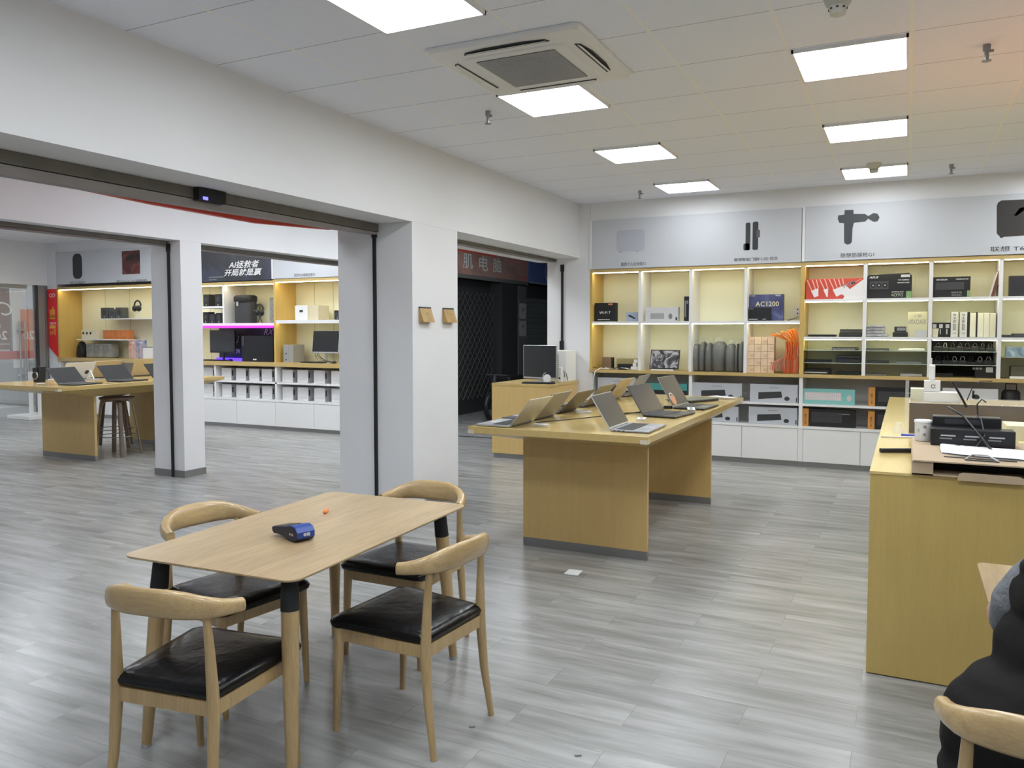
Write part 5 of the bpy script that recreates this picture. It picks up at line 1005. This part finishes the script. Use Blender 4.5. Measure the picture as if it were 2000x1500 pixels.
t = thing('phone_holder', 'small pale yellow block beside the watch stand', 'holder', (-9.70, 6.62, TZ)); MB().box(-9.76, -9.64, 6.58, 6.64, TZ+.001, TZ+.12, mat('pale_yellow', (.70, .58, .33), .6)).build('block', t, bevel=.006); MB().box(-9.73, -9.67, 6.575, 6.58, TZ+.03, TZ+.09, M_CRC).build('card', t)
t = thing('white_stand', 'white A shaped stand on the far wing table', 'stand', (-9.55, 6.98, TZ)); q = MB(); q.tube([(-9.62, 6.95, TZ+.01), (-9.55, 6.95, TZ+.12), (-9.48, 6.95, TZ+.01)], .010, M_WPLA, 6); q.tube([(-9.60, 6.95, TZ+.04), (-9.50, 6.95, TZ+.04)], .008, M_WPLA, 6); q.build('frame', t)
MB().box(-9.66, -9.44, 6.90, 7.05, TZ+.001, TZ+.012, M_LGREY).build('base_plate', t)
card('price card at the front edge of the far wing table', -9.2, 6.05, RD(80))
# stools
def make_stool(lab, x, y, rz):
    t = thing('bar_stool', lab, 'stool', (x, y, 0), rz, group='bentwood bar stools under the far wing table'); Wm = Matrix.Translation((x, y, 0)) @ Matrix.Rotation(rz, 4, 'Z')
    MB(Wm).lathe([(.15, .705), (.20, .715), (.21, .73), (.205, .745), (.17, .748), (.05, .735)], (0, 0, 0), M_STW, 28).build('seat', t)
    for k in range(4):
        a = k*pi/2+pi/4; c_, s_ = cos(a), sin(a)
        MB(Wm).tube([(.05*c_, .05*s_, .695), (.13*c_, .13*s_, .693), (.165*c_, .165*s_, .665), (.185*c_, .185*s_, .60), (.235*c_, .235*s_, .3), (.28*c_, .28*s_, .0)], [(.028, .010)]*6, M_STW if k % 2 else M_STL, 8, sq=.6).build('leg', t)
    MB(Wm).tube([(.232*cos(a*pi/12), .232*sin(a*pi/12), .25) for a in range(25)], .006, M_STEEL, 6, cap=False).build('foot_ring', t)
    return t
M_STW = wood('bentwood_brown', (.13, .095, .07), (.20, .15, .11), 'z', 2, .4); M_STL = wood('bentwood_light', (.24, .18, .12), (.32, .25, .17), 'z', 2, .4)
s1 = make_stool('bentwood stool just right of the near panel of the far wing table', -9.03, 6.93, .3)
copy_tree(s1, (-9.72, 7.40, 0), .8, 'bentwood stool farther back beneath the far wing table'); copy_tree(s1, (-8.62, 7.45, 0), 1.1, 'bentwood stool partly hidden by the far column')
# white pedestal
t = thing('display_stand', 'white floor stand with two posts by the glass wall', 'stand', (-14.15, 9.15, 0))
MB().box(-14.5, -13.85, 8.88, 9.45, 0, .07, M_WPLA).build('base', t, bevel=.01)
for x in (-14.25, -14.0): MB().box(x-.03, x+.03, 9.15, 9.2, .07, .84, M_WPLA).build('post', t)
# ---- cabinet in the opening
t = thing('storage_cabinet', 'oak laminate cabinet standing in the opening beside the white corner', 'cabinet', (-4.25, 9.3, 0))
MB().box(-4.637, -3.86, 8.86, 9.80, .06, .905, M_LAMZ).build('body', t); MB().box(-4.637, -3.85, 8.855, 9.80, .905, .933, M_LAMX).build('top', t); MB().box(-4.62, -3.87, 8.875, 9.80, 0, .06, M_STEEL).build('kickboard', t)
monitor('large monitor with silver bezel on the cabinet in the opening', -4.12, 9.16, .933, .49, .42, .05, M_SILV, M_SCRM, RD(-8), stand_m=M_SILV)
t = thing('computer_tower', 'white computer tower with vent holes beside the wall corner', 'computer', (-3.99, 9.6, .933)); MB().box(-4.10, -3.88, 9.45, 9.78, .934, 1.33, M_WPLA).build('case', t, bevel=.006)
q = MB(); [q.box(-4.02, -3.985, 9.447, 9.451, .98+k*.024, .992+k*.024, M_GREY) for k in range(13)]; q.build('vents', t)
t = thing('router', 'small white upright router beside the white computer tower', 'router', (-3.90, 9.3, .933)); MB().box(-3.925, -3.875, 9.28, 9.34, .934, 1.13, M_WPLA).build('body', t, bevel=.012); MB().box(-3.91, -3.89, 9.278, 9.281, .98, 1.0, M_BLACK).build('port', t)
t = thing('headphones', 'white headphones leaning at the foot of the monitor', 'headphones', (-4.0, 9.13, .933)); MB().lathe([(.05, -.012), (.055, 0), (.05, .012)], (-4.0, 9.12, .99), M_WPLA, 20, 'y').build('ear_cup', t)
MB().tube([(-4.0+.075*cos(a*pi/10), 9.15, .995+.075*sin(a*pi/10)) for a in range(11)], .006, M_LGREY, 6).build('headband', t)
keyboard('black keyboard on the cabinet in front of the silver monitor', -4.08, 8.99, .933, .36, .12, rz=.1); mouse('black mouse on the cabinet by the wall', -3.885, 9.02, .933)
tag(MB().tube([(-3.88, 9.4, 1.0), (-3.87, 9.35, 1.08), (-3.865, 9.42, 1.04), (-3.88, 9.5, .95)], .005, M_BLACK, 5).build('cable'), 'black looped cable beside the white router', 'cable')
# ================================================================ dining table
DT = (-2.272, 2.70); DR = RD(2.6)
t = thing('dining_table', 'oak dining table with thin top and black capped splayed legs', 'table', (*DT, 0), DR); Wm = Matrix.Translation((*DT, 0)) @ Matrix.Rotation(DR, 4, 'Z')
MB(Wm).loft([sqr(.375, .731, .05, 6, 0, 0, .625), sqr(.400, .741, .05, 6, 0, 0, .650), sqr(.404, .745, .05, 6, 0, 0, .654), sqr(.404, .75, .05, 6, 0, 0, .654)], M_OAKT, False).build('tabletop', t)
for sx in (-1, 1):
    for sy in (-1, 1):
        a, b = Vector((sx*.305, sy*.55, .731)), Vector((sx*.348, sy*.605, 0)); L_ = lambda k: a+(b-a)*k
        lg = MB(Wm).tube([L_(.13), L_(.16), L_(.5), L_(.985)], [.031, .032, .029, .019], M_OAK, 16).build('leg', t)
        q = MB(Wm); q.tube([L_(0), L_(.05), L_(.165)], [.029, .031, .0335], M_BLKM, 16); q.tube([(sx*.30, sy*.54, .720), (sx*.18, sy*.50, .722)], [(.03, .008), (.02, .006)], M_BLKM, 8); q.build('metal_bracket', lg)
        MB(Wm).tube([L_(.985), L_(1.0)], [.02, .02], M_SILV, 12).build('metal_foot', lg)
# chair
def make_chair(lab, x, y, rz, grp='horn back oak dining chairs'):
    t = thing('dining_chair', lab, 'chair', (x, y, 0), rz, group=grp); Wm = Matrix.Translation((x, y, 0)) @ Matrix.Rotation(rz, 4, 'Z')
    for s in (-1, 1):
        MB(Wm).tube([(-.245, s*.205, 0), (-.215, s*.197, .20), (-.20, s*.192, .41), (-.205, s*.186, .58), (-.212, s*.180, .712)], [.012, .017, .0215, .016, .012], M_OAK, 14).build('leg', t)
        MB(Wm).tube([(.225, s*.215, 0), (.215, s*.214, .22), (.205, s*.212, .40), (.205, s*.212, .424)], [.0115, .0165, .020, .020], M_OAK, 14, sq=.75).build('leg', t)
    q = MB(Wm)
    for s in (-1, 1): q.prism([(-.20, s*.192-.011, .375), (-.20, s*.192+.011, .375), (.205, s*.212+.011, .375), (.205, s*.212-.011, .375)], (0, 0, .048), M_OAK)
    q.box(-.211, -.189, -.192, .192, .375, .423, M_OAK); q.box(.194, .216, -.212, .212, .375, .423, M_OAK); q.build('seat_frame', t)
    def tr(inx, z, r=.035):
        pts = []; c4 = [(.245-inx, .238-inx), (-.212+inx, .205-inx), (-.212+inx, -.205+inx), (.245-inx, -.238+inx)]
        for i, (px_, py_) in enumerate(c4):
            sxx = 1 if px_ > 0 else -1; syy = 1 if py_ > 0 else -1; a0 = {(1, 1): 0, (-1, 1): 90, (-1, -1): 180, (1, -1): 270}[(sxx, syy)]
            for k in range(7): a = RD(a0+90*k/6); pts.append((px_-sxx*r+r*cos(a), py_-syy*r+r*sin(a), z))
        return pts
    MB(Wm).loft([tr(.012, .424), tr(0, .432), tr(-.003, .447), tr(.004, .460), tr(.025, .471, .04), tr(.07, .477, .05), tr(.13, .478, .04)], M_LEATH).build('seat_cushion', t)
    H = [(-.272, 0, .745), (-.270, .045, .745), (-.264, .09, .744), (-.250, .135, .740), (-.230, .172, .733), (-.203, .198, .726), (-.170, .215, .719), (-.135, .227, .713), (-.105, .235, .710)]
    R_ = [(.019, .050), (.019, .050), (.020, .049), (.022, .045), (.023, .039), (.023, .033), (.022, .028), (.020, .025), (.019, .023)]
    rings = []
    full = [(p[0], -p[1], p[2], r) for p, r in list(zip(H, R_))[:0:-1]]+[(*p, r) for p, r in zip(H, R_)]
    for i, (px_, py_, pz_, r) in enumerate(full):
        a, b = full[max(i-1, 0)], full[min(i+1, len(full)-1)]; tg_ = Vector((b[0]-a[0], b[1]-a[1], 0)).normalized(); nn = Vector((-tg_.y, tg_.x, 0))
        lean = -.25*max(0, 1-abs(py_)/.2)
        rings.append([Vector((px_, py_, pz_))+nn*(r[0]*math.copysign(abs(cos(k*pi/8))**.8, cos(k*pi/8)))+Vector((0, 0, 1))*(r[1]*math.copysign(abs(sin(k*pi/8))**.8, sin(k*pi/8)))+Vector((lean*r[1]*sin(k*pi/8), 0, 0)) for k in range(16)])
    MB(Wm).loft(rings, M_OAKR).build('back_rail', t)
    return t
c1 = make_chair('oak chair with black seat at the near left table corner, back to the camera', -2.165, 1.985, RD(98))
copy_tree(c1, (-1.775, 2.70, 0), RD(176.3), 'oak chair with black seat on the right side of the dining table')
copy_tree(c1, (-2.675, 2.62, 0), RD(-8), 'oak chair with black seat on the left of the dining table, behind its top')
copy_tree(c1, (-2.236, 3.35, 0), RD(-90), 'oak chair with black seat at the far end of the dining table')
copy_tree(c1, (.335, 2.21, 0), RD(86), 'oak chair at the lower right corner, occupied by the person in the black coat', 'horn back oak dining chairs')
# card terminal
M_POS = mat('terminal_blue', (.02, .06, .27), .35); M_POSD = mat('terminal_dark', (.012, .015, .04), .4)
pr_ = RD(-17); pp = (-2.335, 2.50, .751)
t = thing('card_terminal', 'blue and black card payment terminal on the dining table', 'card terminal', pp, pr_); Wm = Matrix.Translation(pp) @ Matrix.Rotation(pr_, 4, 'Z')
prof = [(0, .022), (.0, .038), (.09, .052), (.13, .060), (.155, .062), (.175, .056), (.188, .040), (.188, .018), (.176, .003), (.150, 0), (.125, .002), (.09, .012), (.04, .014), (.012, .012)]
MB(Wm).prism([(x, 0, z) for x, z in prof], (0, .085, 0), M_POSD).build('body', t, bevel=.004)
MB(Wm).prism([(x, .002, z) for x, z in ((.105, .0545), (.13, .0612), (.155, .0635), (.1765, .0575), (.1900, .041), (.1900, .018), (.184, .013), (.172, .02), (.14, .045))], (0, .081, 0), M_POS).build('printer_cover', t, bevel=.002)
q = MB(Wm); q.text('拉卡拉', (.150, -.001, .030), M_WINK, w=.030, bold=.03, right=(1, 0, 0), up=(0, 0, 1)); q.text('申购', (.1912, .045, .030), M_WINK, w=.03, bold=.03, right=(0, 1, 0), up=(0, 0, 1)); q.build('lettering', t)
MB(Wm).prism([(.008, .008, .0396), (.095, .008, .0531), (.095, .077, .0531), (.008, .077, .0396)], (0, 0, .0012), M_SCREEN).build('screen', t)
tag(MB(Matrix.Translation((-2.405, 2.93, .751)) @ Matrix.Rotation(RD(-62), 4, 'Z')).box(-.028, .028, -.008, .008, .001, .013, M_ORANGE).build('orange_clip', bevel=.004), 'small orange plastic clip lying on the dining table', 'clip')
# paper on floor
tag(MB(Matrix.Translation((-1.935, 4.85, 0)) @ Matrix.Rotation(RD(3), 4, 'Z')).box(-.048, .048, -.052, .052, .001, .008, M_PAPER).build('paper_packet', bevel=.002), 'small white packet lying on the floor before the display table', 'packet')
for (u, v, l) in ((1129, 1476, 'small dark scrap on the floor at the bottom centre'), (922, 1420, 'small brown scrap on the floor right of the near chair')):
    p = onZ(u, v, 0); tag(MB(Matrix.Translation(p) @ Matrix.Rotation(.6, 4, 'Z')).box(-.012, .012, -.006, .006, .0005, .006, M_GINK).build('litter'), l, 'scrap')
# ================================================================ counter
CZ = .95
t = thing('service_counter', 'long oak laminate service counter at the right, cluttered on top', 'counter', (.7, 6.2, 0))
MB().box(-.14, 1.6, 4.02, 8.52, .006, CZ-.012, M_COUNT).build('body', t); MB().box(-.143, 1.603, 4.017, 8.523, CZ-.012, CZ, M_CTOP).build('top', t); MB().box(-.13, 1.59, 4.03, 8.5, 0, .006, M_BLKM).build('base', t)
tag(MB().tube([(-.115, 4.63, CZ+.013), (.03, 4.70, CZ+.013)], [(.014, .012), (.016, .012)], M_BLACK, 12, sq=.7).build('marker_pen'), 'thick black marker pen on the counter beside the cardboard tray', 'pen')
t = thing('cardboard_carton', 'flat brown cardboard laptop carton with open front on the counter corner', 'carton', (.42, 4.4, CZ))
MB().box(.035, .85, 3.99, 4.82, CZ+.062, CZ+.068, M_CARD).build('lid', t); q = MB(); q.box(.03, .85, 4.0, 4.8, CZ+.001, CZ+.007, M_CARD); q.box(.03, .036, 4.0, 4.8, CZ+.001, CZ+.062, M_CARD); q.box(.036, .115, 4.0, 4.006, CZ+.001, CZ+.062, M_CARD); q.box(.036, .85, 4.78, 4.8, CZ+.001, CZ+.062, M_CARD); q.build('tray', t)
MB().box(.12, .85, 4.15, 4.77, CZ+.01, CZ+.055, M_BLKM).build('opening_shade', t)  # black block stands in for the shade inside the open carton
MB().prism([(x, 3.995, z) for x, z in ((.21, CZ-.012), (.215, CZ+.018), (.23, CZ+.024), (.44, CZ+.022), (.455, CZ+.015), (.46, CZ-.012))], (0, .004, 0), M_CARD).build('front_flap', t)
t = thing('plastic_wrapper', 'white printed plastic sheet lying on the cardboard carton', 'wrapper', (.4, 4.35, CZ+.07)); zt2 = CZ+.069
q = MB(); NX = 10; vs = []; fs = []
for i in range(NX+1):
    for j in range(4): vs.append((.155+.07*i+(.02 if j > 2 else 0), 4.20-.012*i+.11*j+(.05 if i == 0 else 0), zt2+.006+.010*abs(sin(i*1.3+j))*(1 if 0 < j < 3 else .3)))
for i in range(NX):
    for j in range(3): fs.append((i*4+j, (i+1)*4+j, (i+1)*4+j+1, i*4+j+1))
q.add(vs, fs, M_PAPER, True); q.add([(a, b, zt2+.001) for a, b, c in vs], [f[::-1] for f in fs], M_PAPER); q.build('sheet', t)
q = MB(); [q.box(.22+k*.035, .24+k*.035, 4.42, 4.432, zt2+.019, zt2+.02, M_INK) for k in range(4)]; q.build('print', t)
t = thing('wire_stand', 'small bent wire phone stand on the cardboard carton', 'stand', (.30, 4.1, CZ+.07)); q = MB(); q.tube([(.24, 4.06, zt2+.004), (.27, 4.10, zt2+.022), (.33, 4.10, zt2+.024), (.37, 4.05, zt2+.004)], .0035, M_SILV, 6); q.tube([(.24, 4.06, zt2+.004), (.37, 4.05, zt2+.004)], .0035, M_DGREY, 6); q.tube([(.16, 4.12, zt2+.004), (.44, 4.09, zt2+.004)], .003, M_DGREY, 6); q.build('frame', t)
p = (.085, 4.70, CZ+.069)
t = thing('paper_tub', 'white cylindrical tub with dark writing on the cardboard carton', 'tub', p)
MB().lathe([(.037, .001), (.040, .008), (.042, .096)], p, M_WPLA, 28).build('tub', t); MB().lathe([(.045, .096), (.045, .107), (.04, .109)], p, M_WPLA, 28).build('lid', t)
q = MB(); q.text('米', (p[0]+.005, p[1]-.0435, CZ+.145), M_INK, h=.018); q.text('米', (p[0]+.005, p[1]-.043, CZ+.105), M_INK, h=.018); q.text('E', (p[0]-.022, p[1]-.038, CZ+.125), M_GINK, h=.016); q.build('lettering', t)
t = thing('desk_organizer', 'black desk organizer with silver label slots on the cardboard carton', 'organizer', (.30, 4.62, CZ+.068)); OZ = CZ+.069
q = MB(); q.box(.115, .48, 4.54, 4.66, OZ, OZ+.085, M_BLACK); q.box(.125, .43, 4.66, 4.76, OZ, OZ+.135, M_BLACK); q.build('body', t, bevel=.005)
q = MB()
for k in range(3): q.box(.16+k*.105, .225+k*.105, 4.536, 4.54, OZ+.048, OZ+.055, M_SILV); q.box(.155+k*.105, .21+k*.105, 4.535, 4.54, OZ+.034, OZ+.040, M_GREY)
q.build('label_slots', t); MB().box(.18, .34, 4.655, 4.66, OZ+.098, OZ+.122, M_DGREY).build('upper_drawer', t)
# acrylic partition
M_TINT = mat('tinted_acrylic', (.14, .115, .10), .1, alpha=.82, spec=.7)
t = thing('acrylic_organizer', 'clear and brown tinted acrylic box standing on the counter', 'organizer', (.4, 5.8, CZ))
q = MB(); q.box(.02, .66, 5.60, 5.606, CZ+.001, CZ+.19, M_TINT); q.build('tinted_front', t)
q = MB(); q.box(-.005, .015, 5.56, 5.61, CZ+.001, CZ+.33, M_ACRY); q.box(.0, 1.3, 5.60, 5.604, CZ+.19, CZ+.195, M_ACRY); q.box(.02, .025, 5.6, 6.05, CZ+.001, CZ+.195, M_ACRY); q.box(.02, .95, 6.05, 6.055, CZ+.001, CZ+.195, M_ACRY); q.box(.66, 1.2, 5.60, 5.605, CZ+.001, CZ+.19, M_ACRY); q.build('clear_panels', t)
for i, (x0, x1, y0, y1, z0, z1, lab) in enumerate(((.025, .14, 5.68, 5.8, .20, .275, 'cream square block on the acrylic organizer'), (.10, .30, 5.62, 5.74, .197, .26, 'white box on top of the acrylic organizer'))):
    tag(MB().box(x0, x1, y0, y1, CZ+z0, CZ+z1, (M_CRM2, M_WPLA)[i]).build('small_box', bevel=.003), lab, 'box')
t = thing('pen_holder', 'white pen holder with upright white tool on the acrylic organizer', 'holder', (.13, 5.67, CZ+.261)); MB().box(.10, .19, 5.64, 5.71, CZ+.262, CZ+.33, M_WPLA).build('cup', t, bevel=.003); MB().box(.125, .16, 5.66, 5.69, CZ+.33, CZ+.43, M_WPLA).build('tool', t, bevel=.008); MB().text('α', (.15, 5.638, CZ+.295), M_INK, h=.025).build('lettering', t)
for k, (lab, pts, r, m) in enumerate((('black and white scissors leaning over the acrylic organizer', [(.25, 5.56, CZ+.33), (.29, 5.56, CZ+.26), (.33, 5.56, CZ+.18)], .007, M_BLACK), ('thin black cable arching above the counter organizer', [(.33, 5.56, CZ+.22), (.36, 5.56, CZ+.31), (.40, 5.56, CZ+.34), (.46, 5.56, CZ+.34)], .003, M_BLACK),
        ('black hook shaped wire on the counter', [(.33, 4.70, CZ+.20), (.325, 4.70, CZ+.27), (.345, 4.70, CZ+.295), (.365, 4.70, CZ+.28)], .0035, M_BLACK), ('grey lanyard hanging over the black organizer', [(.32, 4.72, CZ+.215), (.34, 4.64, CZ+.20), (.35, 4.53, CZ+.13), (.31, 4.50, CZ+.075), (.37, 4.47, CZ+.075)], .0035, M_DGREY), ('long black strap across the black organizer', [(.20, 4.80, CZ+.24), (.26, 4.64, CZ+.215), (.32, 4.53, CZ+.14), (.37, 4.42, CZ+.075)], .006, M_BLACK))):
    tag(MB().tube(pts, r, m, 7).build(('scissors', 'cable', 'wire_hook', 'lanyard', 'strap')[k]), lab, ('scissors', 'cable', 'hook', 'lanyard', 'strap')[k])
tag(MB().box(.50, .66, 5.15, 5.4, CZ+.001, CZ+.12, M_CRM2).build('paper_stack'), 'cream stack of papers behind the black organizer', 'papers')
tag(MB().box(.54, .70, 4.86, 5.05, CZ+.001, CZ+.05, mat('yellow_box', (.62, .55, .22), .5)).build('yellow_box'), 'yellow box on the counter at the right picture edge', 'box')
tag(MB().tube([(-.13, 5.30, CZ+.006), (.05, 5.34, CZ+.006)], .006, M_WPLA, 6).build('white_pen'), 'white pen lying near the counter edge', 'pen')
tag(MB().tube([(-.02, 5.42, CZ+.008), (.06, 5.40, CZ+.008)], .009, mat('blue_pen', (.06, .08, .45), .4), 6).build('blue_pen'), 'blue pen beside the clear acrylic post', 'pen')
tag(MB().lathe([(.03, .001), (.035, .03), (.018, .05), (.016, .07)], (-.04, 5.52, CZ), M_ACRY, 16).build('glass_bottle'), 'tiny clear glass bottle beside the acrylic post', 'bottle')
# ================================================================ desk and seated person
t = thing('side_table', 'oak topped table in front of the seated person', 'table', (.72, 2.9, 0))
MB().loft([sqr(.45, .731, .03, 5, .72, 2.93, .40), sqr(.475, .745, .03, 5, .72, 2.93, .425), sqr(.475, .75, .03, 5, .72, 2.93, .425)], M_OAKT, False).build('tabletop', t)
for sx in (-1, 1):
    for sy in (-1, 1): MB().tube([(.72+sx*.36, 2.93+sy*.32, .735), (.72+sx*.40, 2.93+sy*.36, 0)], [.03, .019], M_OAK, 12).build('leg', t)
M_COAT = mat('black_puffer_cloth', (.013, .012, .0115), .85, bump=.9, bscale=9, spec=.2); M_FLEE = mat('grey_fleece', (.20, .21, .225), .95, bump=1., bscale=45, spec=.1); M_SKIN = mat('skin', (.55, .34, .25), .5); M_HAIR = mat('dark_hair', (.015, .012, .010), .5, bump=.5, bscale=60); M_PANT = mat('dark_trousers', (.03, .03, .035), .8)
def remesh(o, vox, sm=6):
    r = o.modifiers.new('r', 'REMESH'); r.mode = 'VOXEL'; r.voxel_size = vox; r.use_smooth_shade = True
    s = o.modifiers.new('s', 'SMOOTH'); s.factor = .6; s.iterations = sm
    return o
def ell(cx_, cy2, z, rx, ry, n=24, rz=0.):
    return [(cx_+rx*cos(a)*cos(rz)-ry*sin(a)*sin(rz), cy2+rx*cos(a)*sin(rz)+ry*sin(a)*cos(rz), z) for a in [2*pi*k/n for k in range(n)]]
person = thing('person', 'person in black puffer coat with grey fleece sleeves sitting with their back to the camera', 'person', (.36, 2.36, 0))
q = MB()
q.loft([ell(.36, 2.36, .47, .15, .12), ell(.37, 2.38, .6, .14, .11), ell(.43, 2.42, .8, .15, .10), ell(.47, 2.46, .98, .16, .10), ell(.48, 2.48, 1.05, .10, .08), ell(.49, 2.50, 1.09, .055, .055), ell(.50, 2.53, 1.15, .055, .055)], M_SKIN)
def head(q, c):
    R = Matrix.Translation(c); rings = []
    for z, rx, ry, oy in ((-.115, .03, .035, .03), (-.10, .05, .06, .02), (-.06, .064, .080, .008), (0, .074, .094, 0), (.05, .075, .095, -.004), (.09, .058, .075, -.008), (.115, .02, .03, -.01)): rings.append([(c[0]+rx*cos(a), c[1]+oy+ry*sin(a), c[2]+z) for a in [2*pi*k/20 for k in range(20)]])
    q.loft(rings, M_SKIN); q.tube([(c[0], c[1]+.085, c[2]+.02), (c[0], c[1]+.115, c[2]-.02), (c[0], c[1]+.09, c[2]-.03)], [.008, .014, .010], M_SKIN, 8)
    for s in (-1, 1): q.tube([(c[0]+s*.074, c[1]-.005, c[2]+.02), (c[0]+s*.082, c[1]-.012, c[2]), (c[0]+s*.074, c[1]-.005, c[2]-.025)], .010, M_SKIN, 8)
HC = (.51, 2.58, 1.26); head(q, HC)
# forearms, hands
for s, el, wr in ((-1, (.245, 2.60, .80), (.42, 2.80, .79)), (1, (.74, 2.62, .80), (.62, 2.84, .79))):
    q.tube([el, ((el[0]+wr[0])/2, (el[1]+wr[1])/2, .795), wr], [.042, .038, .027], M_SKIN, 12)
    w_ = Vector(wr); d = (Vector(wr)-Vector(el)).normalized(); sd = Vector((-d.y, d.x, 0))
    q.tube([w_, w_+d*.045, w_+d*.09], [(.028, .016), (.042, .015), (.040, .013)], M_SKIN, 12)
    for k, ln in enumerate((.062, .076, .072, .056)):
        b = w_+d*.085+sd*(-.03+.02*k); q.tube([b, b+d*ln*.5+Vector((0, 0, .006)), b+d*ln+Vector((0, 0, -.012))], [.0095, .0085, .007], M_SKIN, 8)
    th = w_+d*.03-sd*(.035*s*-1); q.tube([th, th+d*.03+sd*(.02*s), th+d*.055+sd*(.022*s)], [.012, .011, .009], M_SKIN, 8)
for s, kn, ft in ((-1, (.23, 2.72, .48), (.22, 2.80, .06)), (1, (.52, 2.76, .48), (.54, 2.84, .06))):
    q.tube([(.36+s*.08, 2.36, .50), ((.36+s*.08+kn[0])/2, 2.55, .50), kn, (kn[0], kn[1]+.02, .28), (ft[0], ft[1], .10)], [.09, .08, .062, .055, .042], M_PANT, 14)
remesh(q.build('body', person), .009, 4)
q = MB()
for s, kn, ft in ((-1, (.23, 2.72, .48), (.22, 2.80, .06)), (1, (.52, 2.76, .48), (.54, 2.84, .06))): q.tube([(.36+s*.08, 2.34, .50), ((.36+s*.08+kn[0])/2, 2.55, .505), kn, (kn[0], kn[1]+.02, .28), (ft[0], ft[1], .11)], [.10, .09, .070, .063, .055], M_PANT, 14)
remesh(q.build('trousers', person), .012)
for s, x in ((-1, .22), (1, .54)): MB().loft([[(x+.048*k*cos(a), 2.86+.13*k*sin(a), z) for a in [2*pi*j/16 for j in range(16)]] for z, k in ((.001, .95), (.03, 1), (.07, .85), (.10, .5))], M_BLKM).build('shoe', person)
# coat: puffer rings following the photographed outline
q = MB(); prof = [(.36, .30, .19), (.42, .315, .212), (.46, .322, .222), (.49, .33, .214), (.53, .33, .226), (.58, .33, .230), (.63, .335, .228), (.665, .345, .222), (.69, .358, .208), (.71, .372, .206), (.735, .40, .180), (.75, .41, .186), (.80, .43, .203), (.835, .44, .200), (.865, .445, .184), (.885, .449, .196), (.92, .457, .203), (.95, .462, .196), (.965, .465, .182), (.985, .468, .188), (1.02, .475, .168), (1.05, .482, .12), (1.075, .488, .085)]
def wob(p, z, c): 
    a = math.atan2(p[1]-c[1], p[0]-c[0]); k = 1+.018*sin(5*a+z*23)+.012*sin(9*a-z*41); return (c[0]+(p[0]-c[0])*k, c[1]+(p[1]-c[1])*k, z)
rg_ = []
for z, cx_, rx in prof:
    c = (cx_, 2.36+(cx_-.33)*.7); rg_.append([wob(p, z, c) for p in ell(cx_, c[1], z, rx*1.02, rx*.74, 48)])
q.loft(rg_, M_COAT)
o = q.build('coat', person); remesh(o, .009, 2)
q = MB()
q.tube([(.345, 2.44, 1.0), (.30, 2.47, .94), (.272, 2.50, .87), (.262, 2.54, .80), (.33, 2.68, .795), (.40, 2.785, .795)], [.048, .050, .056, .047, .050, .038], M_FLEE, 16)
q.tube([(.60, 2.46, 1.0), (.68, 2.50, .93), (.74, 2.56, .86), (.74, 2.62, .81), (.68, 2.74, .795), (.63, 2.82, .795)], [.055, .062, .066, .062, .050, .040], M_FLEE, 16)
remesh(q.build('sleeves', person), .010, 3)
q = MB(); q.loft([ell(.47, 2.43, 1.03, .13, .10), ell(.45, 2.41, 1.07, .155, .115), ell(.445, 2.41, 1.11, .15, .11), ell(.46, 2.44, 1.14, .11, .09)], M_FLEE); remesh(q.build('hood', person), .012)
q = MB(); q.loft([[(HC[0]+rx*cos(a), HC[1]-.015+ry*sin(a), HC[2]+z) for a in [2*pi*k/20 for k in range(20)]] for z, rx, ry in ((-.06, .066, .072), (0, .080, .086), (.06, .083, .092), (.10, .068, .08), (.128, .03, .035))], M_HAIR); q.build('hair', person)
for s in (-1, 1):
    MB().lathe([(.004, -.012), (.011, -.006), (.011, .004), (.004, .009)], (HC[0]+s*.031, HC[1]+.078, HC[2]+.018), M_WPLA, 12, 'y').build('eye', person)
    MB().lathe([(.005, 0), (.004, .003)], (HC[0]+s*.031, HC[1]+.087, HC[2]+.018), M_HAIR, 10, 'y').build('pupil', person)
MB().tube([(HC[0]-.022, HC[1]+.084, HC[2]-.052), (HC[0], HC[1]+.092, HC[2]-.054), (HC[0]+.022, HC[1]+.084, HC[2]-.052)], (.005, .004), mat('lips', (.42, .18, .15), .5), 8).build('mouth', person)
# fine-tune ends
for o in WREG:
    if '_W' in o: del o['_W']
for o in bpy.data.objects:
    if '_W' in o: del o['_W']
